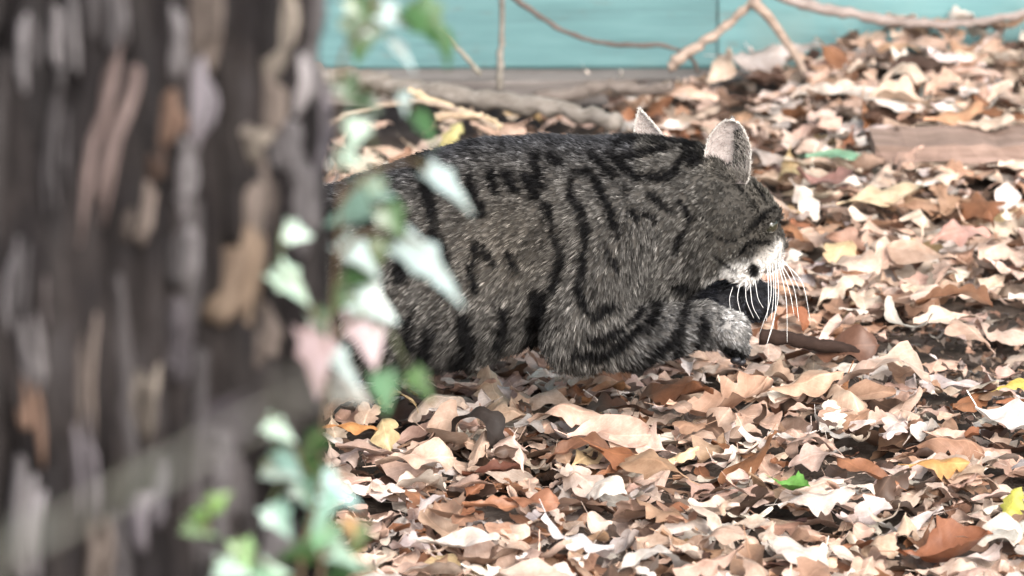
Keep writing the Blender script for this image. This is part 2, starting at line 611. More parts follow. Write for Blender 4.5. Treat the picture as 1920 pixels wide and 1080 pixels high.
def rot_matrix(yaw, nx, ny):
    """a frame turned by yaw whose normal leans by (nx, ny)"""
    n = np.array([nx, ny, 1.0]); n /= np.linalg.norm(n)
    a = np.array([math.cos(yaw), math.sin(yaw), 0.0]); a -= n * (a @ n); a /= np.linalg.norm(a)
    b = np.cross(n, a)
    return np.stack([a, b, n], axis=1)


# ---- the mass of the litter: one object
BARE = on_ground(1835, 690)
V_all, F_all, C_all, UV_all = [], [], [], []
base = 0


def add_litter(n, xr, yr, zmax, tilt, size):
    global base
    for _ in range(n):
        x = lrng.uniform(*xr); y = lrng.uniform(*yr)
        # a scraped bare patch of earth to the right of the paw
        q = ((x - BARE[0]) / 0.12) ** 2 + ((y - BARE[1]) / 0.2) ** 2
        if q < 1 and lrng.random() < 0.8:
            continue
        # hollow under the sill, left of the wall's joint
        if y > 1.12 and x < 0.1 and lrng.random() < 0.8:
            continue
        # gaps in the cover
        g = float(vnoise(np.array([x * 9, y * 9, 3.0]), 41))
        if g < 0.2 and lrng.random() < 0.75:
            continue
        S = SHAPES[lrng.integers(len(SHAPES))]
        s = lrng.uniform(*size)
        M3 = rot_matrix(lrng.normal(0, 0.8) + math.pi * lrng.integers(2), lrng.normal(0, tilt), lrng.normal(-0.03, tilt))
        v = (S[0] * s) @ M3.T
        z0 = float(gz(x, y)) + lrng.uniform(0.0, zmax)
        v = v + np.array([x, y, z0])
        V_all.append(v); F_all.append(np.array(S[1]) + base); base += len(v)
        i, c = pick_color(lrng)
        if lrng.random() < 0.1:                  # old leaves, dark with rot
            c = np.array([0.085, 0.052, 0.036]) * lrng.uniform(0.6, 1.8)
        C_all.append(np.repeat(c[None, :], len(v), 0)); UV_all.append(np.array(S[2]))


add_litter(5600, (-0.8, 0.8), (-0.7, 1.42), 0.04, 0.25, (0.025, 0.08))
add_litter(4300, (-2.1, 2.1), (-1.9, 1.4), 0.02, 0.25, (0.07, 0.115))

def add_crumbs(n, centre, rad):
    """broken bits of leaf"""
    global base
    for _ in range(n):
        a, r = lrng.uniform(0, 6.28), math.sqrt(lrng.random())
        x, y = centre[0] + rad[0] * r * math.cos(a), centre[1] + rad[1] * r * math.sin(a)
        if y > WY - 0.1:
            continue
        S = SHAPES[lrng.integers(len(SHAPES))]
        v = (S[0] * lrng.uniform(0.008, 0.028)) @ rot_matrix(lrng.uniform(0, 6.28), lrng.normal(0, 0.3), lrng.normal(0, 0.3)).T + np.array([x, y, float(gz(x, y)) - 0.004 + 0.01 * lrng.random()])
        V_all.append(v); F_all.append(np.array(S[1]) + base); base += len(v)
        i, c = pick_color(lrng)
        c = c * (1 if lrng.random() < 0.3 else 0.4)
        C_all.append(np.repeat(c[None, :], len(v), 0)); UV_all.append(np.array(S[2]))


add_crumbs(420, BARE, (0.14, 0.22))
add_crumbs(900, (0.1, 0.4), (0.7, 1.0))
Vc = np.concatenate(V_all); Fc = np.concatenate(F_all)
me = bpy.data.meshes.new("leaf_litter")
me.vertices.add(len(Vc)); me.vertices.foreach_set("co", Vc.ravel())
me.loops.add(Fc.size); me.loops.foreach_set("vertex_index", Fc.ravel().astype(np.int32))
me.polygons.add(len(Fc)); me.polygons.foreach_set("loop_start", np.arange(0, Fc.size, 4, dtype=np.int32))
me.polygons.foreach_set("use_smooth", np.ones(len(Fc), dtype=bool))
me.update(calc_edges=True)
uvl = me.uv_layers.new(name="UVMap")
uvl.data.foreach_set("uv", np.concatenate(UV_all)[Fc.ravel()].ravel())
ca = me.color_attributes.new("leafcol", 'FLOAT_COLOR', 'POINT')
cc = np.concatenate(C_all); ca.data.foreach_set("color", np.concatenate([cc, np.ones((len(cc), 1))], 1).ravel())
me.materials.append(MAT['litter'])
o = bpy.data.objects.new("leaf_litter", me); COL.objects.link(o)
tag(o, "brown and tan dry leaf litter covering the ground", "leaf litter", kind="stuff")

# ---- single leaves on top
LEAF_ME, WHOLE = [], []
for k in range(60):
    out = leaf_outline(lrng)
    v, f, uv = leaf_mesh(out, lrng, curl=lrng.normal(0, 1.3), fold=lrng.normal(0, 0.35), twist=lrng.normal(0, 0.6), wav=lrng.uniform(0.02, 0.11), rows=2)
    m = bpy.data.meshes.new("fallen_leaf")
    m.from_pydata(v.tolist(), [], f)
    m.polygons.foreach_set("use_smooth", [True] * len(m.polygons))
    l = m.uv_layers.new(name="UVMap")
    vi = [i for p in m.polygons for i in p.vertices]
    l.data.foreach_set("uv", np.array(uv)[vi].ravel())
    m.materials.append(MAT['leaf'])
    LEAF_ME.append(m)
    if out[-1][0] > 0.98 and out[0][0] < 0.02 and len(out) > 14: WHOLE.append(k)

from mathutils import Matrix


def place_leaf(pos, yaw, nx, ny, s, color, label, group, name="fallen_leaf", shape=None):
    m = LEAF_ME[lrng.integers(len(LEAF_ME)) if shape is None else shape]
    o = bpy.data.objects.new(name, m); COL.objects.link(o)
    M3 = rot_matrix(yaw, nx, ny) * s
    o.matrix_world = Matrix([[*M3[0], pos[0]], [*M3[1], pos[1]], [*M3[2], pos[2]], [0, 0, 0, 1]])
    o.color = (*[float(c) for c in color], 1)
    tag(o, label, "leaf", group)
    return o


# leaves the photograph lets one point at: pixel, length in pixels, yaw, colour, label
PALE, WHITE, TAN, RUST, DARK = (0.55, 0.44, 0.355), (0.6, 0.54, 0.49), (0.52, 0.36, 0.26), (0.3, 0.125, 0.06), (0.14, 0.07, 0.045)
NOTABLE = [
    (1650, 185, 190, -35, WHITE, "long white curled leaf right of the inverted-V twig, below the wall"),
    (1420, 105, 170, 20, (0.44, 0.39, 0.37), "large grey-mauve leaf between the legs of the forked twig"),
    (1345, 130, 120, 60, PALE, "pale upright leaf at the left foot of the forked twig"),
    (1565, 292, 110, 5, (0.16, 0.3, 0.2), "small green leaf on the litter right of the cat's ear"),
    (1550, 330, 130, 0, (0.27, 0.15, 0.13), "purplish brown leaf just below the small green leaf beside the ear"),
    (1790, 215, 120, 10, (0.52, 0.3, 0.18), "orange brown leaf under the wall, upper right"),
    (1700, 140, 130, 0, PALE, "broad pale leaf below the long twig at upper right"),
    (1510, 375, 100, -70, WHITE, "white hooked leaf right of the cat's forehead"),
    (1800, 440, 120, 5, (0.55, 0.33, 0.28), "pink leaf on the litter at mid right"),
    (1700, 455, 75, -60, WHITE, "small white leaf standing among tan ones right of the cat's face"),
    (1650, 365, 170, 15, (0.6, 0.48, 0.33), "large cream leaf right of the white hooked leaf"),
    (1790, 555, 150, -10, (0.2, 0.1, 0.055), "dark brown curled leaf at right above the bare earth"),
    (1480, 600, 100, 0, (0.3, 0.12, 0.06), "rust leaf behind the cat's whisker tips"),
    (1560, 655, 180, 5, DARK, "dark hollow curled leaf right of the raised paw"),
    (1660, 690, 210, 25, (0.6, 0.45, 0.37), "large pinkish leaf between the dark curled leaf and the bare earth"),
    (1350, 745, 230, 15, (0.58, 0.38, 0.28), "large salmon oak leaf under the raised paw"),
    (1500, 720, 170, 10, TAN, "tan oak leaf below the dark curled leaf"),
    (1905, 785, 190, -40, (0.68, 0.65, 0.62), "bright white leaf at the right edge below the bare earth"),
    (1905, 722, 80, 20, (0.55, 0.42, 0.1), "yellow leaf at the right edge above the bright white one"),
    (1895, 950, 90, 60, (0.42, 0.42, 0.08), "yellow-green leaf at the right edge near the bottom"),
    (1760, 870, 120, 10, (0.5, 0.28, 0.1), "orange leaf in the lower right litter"),
    (1770, 1020, 200, 15, (0.25, 0.1, 0.05), "large rust oak leaf at the bottom right corner"),
    (1530, 935, 150, 0, WHITE, "white lobed leaf right of the small green sprig leaf"),
    (1482, 905, 85, -25, (0.12, 0.3, 0.06), "small bright green leaf in the lower litter"),
    (1260, 855, 110, 10, (0.66, 0.49, 0.3), "cream yellow leaf beside the rust leaf below the elbow"),
    (1165, 850, 130, -20, (0.27, 0.115, 0.055), "rust leaf below the cat's elbow"),
    (1090, 840, 150, 10, (0.2, 0.1, 0.06), "dark brown leaf left of the rust leaf below the elbow"),
    (920, 880, 110, 0, (0.13, 0.05, 0.03), "dark red-brown leaf below the black hollow"),
    (890, 800, 150, -10, (0.035, 0.028, 0.025), "near-black leaf painted as the dark hollow below the belly"),  # near-black colour stands for the shade in the hollow
    (1080, 780, 200, 5, (0.55, 0.4, 0.32), "broad pink-tan leaf under the cat's chest"),
    (780, 860, 170, 25, (0.58, 0.44, 0.35), "pale tan leaf right of the trunk under the ivy"),
    (920, 945, 110, 10, (0.33, 0.16, 0.09), "rust brown leaf in the middle of the lower litter"),
    (1080, 1010, 170, -35, (0.66, 0.63, 0.63), "white crumpled leaf at the bottom centre"),
    (860, 1010, 160, 0, WHITE, "pale grey leaf at the bottom, right of the ivy clump"),
    (1220, 1050, 170, 20, (0.6, 0.56, 0.52), "whitish leaf by the bottom edge below the reddish twig"),
    (990, 940, 120, 0, (0.3, 0.14, 0.08), "narrow rust leaf left of the white crumpled leaf"),
    (980, 215, 90, -40, (0.62, 0.44, 0.22), "cream yellow leaf on the fallen branch above the cat's back"),
    (843, 258, 100, 70, (0.6, 0.55, 0.25), "pale yellow leaf standing above the cat's back by the ivy"),
    (740, 285, 120, 0, (0.62, 0.46, 0.36), "pale leaf above the cat's rump beside the ivy"),
    (1150, 90 + 80, 120, 0, (0.45, 0.33, 0.25), "tan leaf at the end of the sill beam"),
    (1850, 300 - 70, 110, 0, PALE, "pale leaf just above the brown wood slab"),
    (655, 800, 110, 10, (0.5, 0.25, 0.1), "orange leaf close to the trunk's edge beside the ivy"),
]
taken = []
for (px, py, L, yaw, c, lab) in NOTABLE:
    p = on_ground(px, py, 0.05)
    s = L / (1900 * DIST / np.dot(p - CAM, FWD))
    stand = abs(yaw) > 50
    place_leaf(p, R(yaw), lrng.normal(0, 0.12), -0.9 if stand else lrng.normal(-0.2, 0.12), s, np.array(c), lab, None, shape=int(lrng.choice(WHOLE)))
    taken.append((px, py))
NAMES = ["pale tan", "light beige", "whitish", "mid brown", "rust brown", "grey-brown", "dark brown", "yellowish tan"]
LANDMARKS = [((1370, 640), "the cat's raised paw"), ((1360, 290), "the cat's near ear"), ((1465, 470), "the cat's muzzle"), ((1835, 690), "the bare earth patch"),
             ((1830, 320), "the brown wood slab"), ((1905, 785), "the bright white right-edge leaf"), ((1482, 905), "the small bright green leaf"),
             ((1080, 1010), "the white crumpled bottom leaf"), ((1770, 1020), "the large bottom-right rust leaf"), ((890, 800), "the leaf painted as a dark hollow"),
             ((640, 940), "the lower ivy clump"), ((1412, 5), "the forked twig's bend"), ((1165, 850), "the rust leaf below the elbow"), ((1400, 990), "the reddish twig"),
             ((1100, 690), "the cat's elbow"), ((1565, 292), "the small green leaf by the ear"), ((1650, 185), "the long white curled leaf"), ((1560, 655), "the dark hollow curled leaf"),
             ((1800, 440), "the pink leaf at mid right"), ((1260, 855), "the cream yellow leaf"), ((1895, 950), "the yellow-green right-edge leaf"),
             ((1650, 365), "the large cream leaf"), ((920, 945), "the lower middle rust leaf"), ((1760, 870), "the orange leaf at lower right"), ((980, 215), "the cream leaf on the fallen branch")]


def leaf_label(colour, p):
    """colour, and where the leaf lies as seen from the nearest landmark"""
    px, py = project(np.asarray(p))
    (lx, ly), nm = min(LANDMARKS, key=lambda k: math.hypot(k[0][0] - px, k[0][1] - py))
    dx, dy = px - lx, py - ly
    far = "just " if math.hypot(dx, dy) < 75 else ""
    a = math.degrees(math.atan2(-dy, dx)) % 360
    d = ["right of", "above and right of", "above", "above and left of", "left of", "below and left of", "below", "below and right of"][int((a + 22.5) // 45) % 8]
    return "%s leaf %s%s %s" % (colour, far, d, nm)


count = 0
while count < 255:
    py = 1110 - 1010 * lrng.random() ** 1.25
    px = lrng.uniform(600, 1960)
    if py < 185 and px < 1180:
        continue
    if min((abs(px - a) / 1.6) ** 2 + (py - b) ** 2 for a, b in taken) < 26 ** 2:
        continue
    if ((px - 1835) / 130) ** 2 + ((py - 680) / 85) ** 2 < 1 or ((px - 1830) / 130) ** 2 + ((py - 322) / 45) ** 2 < 1:
        continue
    if ((px - 1530) / 125) ** 2 + ((py - 632) / 34) ** 2 < 1 or (py < 225 and px < 1000):
        continue
    taken.append((px, py))
    p = on_ground(px, py, lrng.uniform(0.026, 0.05))
    if p[1] > WY - 0.09:
        continue
    i, c = pick_color(lrng)
    if i == 6 and lrng.random() < 0.5:
        continue
    place_leaf(p, lrng.normal(0, 0.8) + math.pi * lrng.integers(2), lrng.normal(0, 0.22), lrng.normal(-0.1, 0.2), 0.038 + 0.055 * lrng.random() ** 1.5, c,
               leaf_label(NAMES[i], p), "loose dry leaves on top of the litter")
    count += 1
same = {}
for o in [q for q in COL.objects if q.name.startswith("fallen_leaf")]:
    same.setdefault(o["label"], []).append(o)
for lab, os_ in same.items():                                   # tell namesakes apart by size, else by their order
    if len(os_) == 2:
        os_.sort(key=lambda q: q.matrix_world.to_scale()[0])
        os_[0]["label"] = "smaller " + lab; os_[1]["label"] = "larger " + lab
    elif len(os_) > 2:
        os_.sort(key=lambda q: q.matrix_world.translation[0])
        for k, q in enumerate(os_):
            q["label"] = ("leftmost ", "second ", "third ", "fourth ", "fifth ", "sixth ")[min(k, 5)] + lab

# ------------------------------------------------------------------ tree trunk with furrowed bark
TY = -2.0
depth_t = np.dot(np.array([0, TY, 0.73]) - CAM, FWD)
tx = (95 - 960) / (1900 * DIST) * depth_t
TR = (612 - 95) / (1900 * DIST) * depth_t
TA = np.array([tx, TY])
tree = empty("tree", (tx, TY, 0))
tag(tree, "thick rough-barked tree trunk filling the left side, ivy on its edge", "tree")


def trunk_r(z):
    return TR * (1.0 + 0.55 * np.exp(-np.asarray(z) / 0.14) - 0.03 * np.asarray(z))


nt, nzv = 220, 420
th = np.linspace(0, 2 * math.pi, nt, endpoint=False)
zz = np.concatenate([np.linspace(-0.1, 2.0, 340), np.linspace(2.02, 5.2, nzv - 340)])
TH, ZZ = np.meshgrid(th, zz, indexing='ij')
pn = np.stack([np.cos(TH) * 5.0, np.sin(TH) * 5.0, ZZ * 2.6], -1)
pn2 = np.stack([np.cos(TH) * 8.5, np.sin(TH) * 8.5, ZZ * 3.4], -1) + 0.5 * fbm(pn, 2, 77)[..., None]
ridge = np.clip(np.abs(2 * fbm(pn2, 2, 9) - 1) * 5.0, 0, 1) * 2 - 1
rough = fbm(np.stack([np.cos(TH) * 16, np.sin(TH) * 16, ZZ * 14], -1), 3, 33)
RR = trunk_r(ZZ) - 0.014 + 0.014 * ridge + 0.012 * (rough - 0.5)
V = np.stack([TA[0] + RR * np.cos(TH), TA[1] + RR * np.sin(TH), ZZ], -1).reshape(-1, 3)
F = [(i * nzv + j, ((i + 1) % nt) * nzv + j, ((i + 1) % nt) * nzv + j + 1, i * nzv + j + 1) for i in range(nt) for j in range(nzv - 1)]
mesh_obj("trunk", V, F, MAT['bark'], tree, color=(0.016, 0.014, 0.0145))
for k in range(7):                                            # bare limbs, far above the picture
    a = 2 * math.pi * k / 7 + 0.4
    z0 = 3.2 + 0.28 * k
    dirv = np.array([math.cos(a), math.sin(a)])
    pts = [(*(TA + dirv * d), z0 + hgt) for d, hgt in ((0.05, 0), (0.5, 0.35), (1.1, 0.75), (1.7, 1.3))]
    Q = spline(pts, 16)
    V, F = tube(Q, 0.06 * np.linspace(1, 0.2, 16), 8)
    mesh_obj("limb", V, F, MAT['bark'], tree, color=(0.016, 0.014, 0.0145))
    for s in (-1, 1):
        p = Q[9]
        e = p + np.array([dirv[0] - s * dirv[1], dirv[1] + s * dirv[0], 0.9]) * 0.4
        V, F = tube(spline([p, (p + e) / 2 + [0, 0, 0.05], e], 8), 0.022 * np.linspace(1, 0.3, 8), 6)
        mesh_obj("branch", V, F, MAT['bark'], tree, color=(0.016, 0.014, 0.0145))


def plate(path, width, height, color, tip=0.75):
    """a plate of bark: path is [(theta, z)...], width in metres; stands proud of the trunk by height"""
    P = spline([(a * TR, b, 0) for a, b in path], 9)[:, :2]
    n = len(P)
    T = np.gradient(P, axis=0); T /= np.linalg.norm(T, axis=1)[:, None]
    N = np.stack([T[:, 1], -T[:, 0]], 1)
    cols = [(-0.5, -0.02), (-0.47, 0.6), (-0.2, 1.0), (0.2, 0.94), (0.47, 0.55), (0.5, -0.02)]
    V = []
    for i in range(n):
        e = min(i, n - 1 - i) / (n - 1) * 2
        w = width * (1 - tip * (1 - e) ** 2.5) * (0.85 + 0.3 * RNG.random())
        hh = height * (0.25 + 0.75 * min(1, e * 2.5)) * (0.8 + 0.4 * RNG.random())
        for (s, r) in cols:
            q = P[i] + N[i] * (s * w + (RNG.random() - 0.5) * width * 0.1)
            rad = float(trunk_r(q[1])) - 0.016 + (hh + 0.016) * max(r, 0) + (0.0 if r >= 0 else -0.004)
            V.append((TA[0] + rad * math.cos(q[0] / TR), TA[1] + rad * math.sin(q[0] / TR), q[1]))
    m = len(cols)
    F = [(i * m + k, i * m + k + 1, (i + 1) * m + k + 1, (i + 1) * m + k) for i in range(n - 1) for k in range(m - 1)]
    F.append(tuple(range(m - 1, -1, -1))); F.append(tuple((n - 1) * m + k for k in range(m)))
    mesh_obj("bark_plate", V, F, MAT['bark'], tree, smooth=True, color=color)


def on_trunk(px, py):
    d = ray(px, py)
    o2, d2 = CAM[:2] - TA, d[:2]
    a = d2 @ d2; b = 2 * o2 @ d2; c = o2 @ o2 - (TR * 1.01) ** 2
    disc = max(b * b - 4 * a * c, 0)
    p = CAM + d * ((-b - math.sqrt(disc)) / (2 * a))
    return math.atan2(p[1] - TA[1], p[0] - TA[0]), p[2]


GREY, TANB, PINKB, CREAM, LAV, OR = (0.33, 0.31, 0.315), (0.36, 0.295, 0.25), (0.35, 0.265, 0.24), (0.52, 0.45, 0.37), (0.35, 0.32, 0.345), (0.33, 0.21, 0.15)
LGREY = (0.46, 0.43, 0.43)
traced = [
    ([(266, 95), (238, 190), (205, 290), (172, 415)], 60, PINKB), ([(122, 30), (124, 100), (130, 165)], 48, LGREY),
    ([(112, 215), (110, 300), (105, 385)], 36, GREY), ([(48, 75), (50, 110), (46, 150)], 50, GREY), ([(212, -20), (216, 30), (219, 82)], 36, GREY),
    ([(338, 35), (342, 80), (350, 130)], 30, GREY), ([(402, -30), (400, 40), (394, 95)], 50, TANB), ([(392, 150), (390, 200), (384, 252)], 42, LAV),
    ([(332, 218), (328, 240), (322, 262)], 36, OR), ([(306, 285), (302, 310), (299, 340)], 32, OR), ([(276, 380), (268, 420), (258, 455)], 46, TANB),
    ([(362, 280), (358, 340), (352, 402)], 34, GREY), ([(548, -20), (544, 50), (538, 128)], 30, CREAM), ([(528, 165), (524, 190), (519, 215)], 28, TANB),
    ([(594, 105), (586, 150), (574, 205)], 34, LGREY), ([(548, 215), (552, 255), (555, 302)], 24, GREY), ([(494, 243), (492, 256), (490, 270)], 30, CREAM),
    ([(508, 320), (502, 380), (494, 440)], 40, TANB), ([(488, 430), (470, 510), (448, 605)], 58, (0.42, 0.31, 0.22)), ([(626, 190), (618, 235), (608, 290)], 30, LAV),
    ([(52, 630), (56, 690), (60, 740)], 48, LGREY), ([(50, 745), (58, 790), (60, 830)], 40, OR), ([(166, 635), (163, 710), (160, 795)], 44, TANB),
    ([(278, 700), (276, 750), (272, 795)], 42, CREAM), ([(158, 810), (162, 880), (170, 955)], 44, LAV), ([(497, 615), (496, 645), (494, 670)], 36, TANB),
    ([(445, 860), (442, 920), (438, 980)], 34, GREY), ([(40, 480), (30, 540), (18, 600)], 44, GREY), ([(300, 905), (290, 960), (285, 1010)], 46, LAV),
    ([(190, 1000), (188, 1040), (184, 1090)], 46, TANB), ([(530, 1010), (528, 1050), (524, 1100)], 40, GREY), ([(585, 320), (588, 390), (592, 470)], 26, GREY),
    ([(345, 600), (340, 650), (336, 700)], 28, LAV), ([(60, 900), (50, 980), (44, 1070)], 70, GREY), ([(420, 1010), (418, 1050), (414, 1090)], 34, GREY),
    ([(605, -20), (606, 30), (604, 80)], 28, GREY), ([(355, 420), (350, 470), (348, 520)], 34, GREY), ([(100, 500), (98, 550), (92, 600)], 34, (0.2, 0.175, 0.17)),
]
for (pts, w, c) in traced:
    path = [on_trunk(*p) for p in pts]
    ca_ = max(0.35, abs(math.sin(path[1][0])))
    wm_ = w / (1900 * DIST / 4.78) / ca_
    for q in range(3):                                        # each pale place is a few overlapping slivers of bark
        (a0, z0), (a1, z1) = path[0], path[-1]
        ext = RNG.uniform(-0.01, 0.02, 2)
        sh = (q - 1) * wm_ * 0.3 / TR + RNG.normal(0, 0.006)
        pq = [(a0 + sh + RNG.normal(0, 0.01), z0 + ext[0])] + [(a + sh + RNG.normal(0, 0.012), b) for a, b in path[1:-1]] + [(a1 + sh + RNG.normal(0, 0.01), z1 - ext[1])]
        plate(pq, wm_ * RNG.uniform(0.36, 0.6), RNG.uniform(0.005, 0.011), tuple(np.array(c) * (0.3 + 0.75 * RNG.random() ** 1.3)), tip=0.5)
brng = np.random.default_rng(5)
for col_i in range(25):                                       # the ordinary dark plates all round
    a0 = 2 * math.pi * col_i / 25
    z = 0.12 + brng.random() * 0.1
    while z < 1.35:
        ln = brng.uniform(0.09, 0.2)
        a = a0 + brng.normal(0, 0.05); da = brng.normal(0, 0.07)
        v = 0.012 + 0.09 * brng.random() ** 2.6
        if (0.4 < z < 1.0 and -3.1 < (a + math.pi) % (2 * math.pi) - math.pi < 0.3) or brng.random() < 0.3:
            plate([(a, z), (a + da * 0.5, z + ln / 2), (a + da, z + ln)], brng.uniform(0.01, 0.026), brng.uniform(0.0, 0.007), (v * 1.02, v * 0.95, v * 0.96), tip=0.5)
        z += ln + brng.uniform(0.005, 0.02)

# ------------------------------------------------------------------ ivy
def ivy_at(px, py, y):
    """a point at depth y, or just in front of the bark where the trunk is in the way"""
    p = at(px, py, y)
    d = ray(px, py)
    o2, d2 = CAM[:2] - TA, d[:2]
    a = d2 @ d2; b = 2 * o2 @ d2; c = o2 @ o2 - (TR * 1.13) ** 2
    disc = b * b - 4 * a * c
    if disc > 0 and y < 0:
        q = CAM + d * ((-b - math.sqrt(disc)) / (2 * a))
        if q[1] < p[1]:
            return q
    return p


IVY = [(0, 0), (0.10, 0.20), (-0.02, 0.40), (0.22, 0.34), (0.36, 0.46), (0.48, 0.27), (0.72, 0.16), (1.0, 0.0)]


def ivy_leaf(parent, px, py, L, W, deg, color, y, sign=1, stem=None, label=None):
    """leaf at a pixel, L x W pixels as seen, long axis at deg below horizontal, at depth y"""
    c = ivy_at(px, py, y)
    k = 1900 * DIST / np.dot(c - CAM, FWD)
    Lm, Wm = L / k, W / k
    a = math.radians(deg)
    ax = RGT * math.cos(a) - UPV * math.sin(a)
    side = RGT * math.sin(a) + UPV * math.cos(a)
    cosphi = min(1.0, Wm / (0.82 * Lm))
    phi = math.acos(cosphi) * sign
    wd = side * math.cos(phi) - FWD * (-1) * math.sin(phi)       # lean the blade away from the camera
    nrm = np.cross(ax, wd)
    if nrm[2] < 0: nrm = -nrm
    V, UV = [], []
    half = IVY
    ww = 0.82 * Lm
    cup = RNG.uniform(0.05, 0.22)
    def pt(x, yv):
        return c + ax * (x - 0.4) * Lm + wd * yv * ww * 1.1 + nrm * (cup * abs(yv) * Lm - 0.18 * (x - 0.3) ** 2 * Lm)
    mids = [0.0, 0.08, 0.12, 0.24, 0.36, 0.5, 0.72, 1.0]
    for i, (x, w) in enumerate(half):
        V += [pt(x, w), pt((x + mids[i]) / 2, w / 2), pt(mids[i], 0), pt((x + mids[i]) / 2, -w / 2), pt(x, -w)]
        UV += [(mids[i], 0.5 + w), (mids[i], 0.5 + w / 2), (mids[i], 0.5), (mids[i], 0.5 - w / 2), (mids[i], 0.5 - w)]
    F = [(i * 5 + q, i * 5 + q + 1, (i + 1) * 5 + q + 1, (i + 1) * 5 + q) for i in range(len(half) - 1) for q in range(4)]
    o = mesh_obj("leaf", V, F, MAT['ivy'], parent, color=color)
    l = o.data.uv_layers.new(name="UVMap")
    vi = [i for p in o.data.polygons for i in p.vertices]
    l.data.foreach_set("uv", np.array(UV)[vi].ravel())
    b = pt(0, 0)
    if stem is not None:
        j = np.argmin(np.linalg.norm(stem - b, axis=1))
        s = stem[j]
        if np.linalg.norm(s - b) < 0.14:
            mid = (s + b) / 2 + np.array([0, 0, 0.006])
            V, F = tube(spline([s, mid, b], 6), 0.0009, 5)
            mesh_obj("petiole", V, F, MAT['twig'], o, color=(0.12, 0.14, 0.07))
    if label: o["label"] = label
    return o


PALE_SHEEN, TEAL, GRN, DGRN, LIME, PNK, SAGE = (0.44, 0.56, 0.55), (0.16, 0.28, 0.24), (0.032, 0.1, 0.018), (0.025, 0.07, 0.018), (0.11, 0.22, 0.035), (0.46, 0.37, 0.39), (0.33, 0.46, 0.38)  # the whitish tones carry the sky's reflection in the leaf colour


def ivy(name, label, stems, leaves, y0):
    first = at(stems[0][0][0], stems[0][0][1], y0)
    root = empty(name, first)
    tag(root, label, "ivy")
    allp = []
    for s in stems:
        P = spline([ivy_at(p[0], p[1], p[2] if len(p) > 2 else y0) for p in s], 34)
        V, F = tube(P, 0.0017 * np.linspace(1.1, 0.6, 34), 6)
        mesh_obj("stem", V, F, MAT['twig'], root, color=(0.13, 0.095, 0.06))
        allp.append(P)
    allp = np.concatenate(allp)
    for lf in leaves:
        ivy_leaf(root, *lf[:6], y=lf[6] if len(lf) > 6 else y0, sign=lf[7] if len(lf) > 7 else 1, stem=allp)
    return root


YI = TY - 0.03
ivy("climbing_ivy", "ivy, its leaves painted with pale sky sheen, climbing the trunk's right edge in front of the cat's flank",
    [[(600, 1100), (606, 1000), (600, 880), (612, 760), (618, 640), (628, 520), (636, 400), (640, 280), (634, 180)],
     [(630, 480), (680, 440), (735, 430), (790, 460)], [(636, 380), (700, 320), (770, 300), (800, 320)], [(620, 640), (660, 600), (700, 590)], [(622, 640), (570, 560), (525, 500)]],
    [(832, 348, 135, 46, 38, PALE_SHEEN), (796, 497, 185, 70, 40, PALE_SHEEN), (668, 478, 115, 55, 40, PALE_SHEEN), (541, 530, 105, 58, 42, (0.42, 0.58, 0.47)),
     (553, 436, 60, 56, 15, (0.42, 0.58, 0.5)), (692, 570, 110, 80, 30, PALE_SHEEN), (688, 620, 130, 95, 75, PNK), (632, 680, 125, 42, 45, PALE_SHEEN),
     (590, 665, 150, 80, 80, (0.36, 0.28, 0.29)), (690, 362, 90, 60, 5, TEAL), (660, 400, 100, 60, 160, TEAL), (735, 408, 80, 70, 60, GRN),
     (652, 300, 70, 45, 15, SAGE), (668, 245, 75, 60, 100, SAGE), (700, 350, 60, 45, 200, SAGE), (720, 728, 90, 62, 80, (0.09, 0.2, 0.1)),
     (786, 716, 75, 48, 50, (0.06, 0.13, 0.03)), (650, 730, 100, 70, 30, (0.25, 0.25, 0.22)), (712, 470, 60, 50, 100, (0.06, 0.1, 0.02)),
     (638, 560, 70, 55, 120, DGRN), (600, 600, 60, 50, 70, DGRN), (668, 520, 70, 50, 10, DGRN)], YI)
ivy("upper_ivy", "dark green ivy spray beside the trunk in front of the turquoise wall", 
    [[(634, 150), (650, 90), (690, 50), (740, 40), (800, 50)], [(690, 50), (700, 10), (690, -40)]],
    [(735, 32, 82, 52, 25, PALE_SHEEN), (680, 62, 105, 85, 100, GRN), (800, 42, 130, 85, 50, GRN), (832, 85, 85, 40, 75, GRN), (752, 96, 80, 26, 50, (0.55, 0.68, 0.68)),
     (672, 12, 70, 60, 60, GRN), (690, 18, 60, 50, 150, GRN), (680, 58, 34, 26, 20, PALE_SHEEN), (655, 50, 55, 50, 80, DGRN)], TY + 0.06)
ivy("drooping_ivy", "single bright green ivy shoot hanging above the cat's rump",
    [[(640, 150), (700, 170), (750, 190), (775, 200)]],
    [(795, 235, 85, 42, 55, GRN), (757, 190, 50, 30, 80, (0.45, 0.6, 0.6)), (690, 190, 60, 45, 40, DGRN), (650, 165, 70, 60, 70, DGRN)], TY + 0.1)
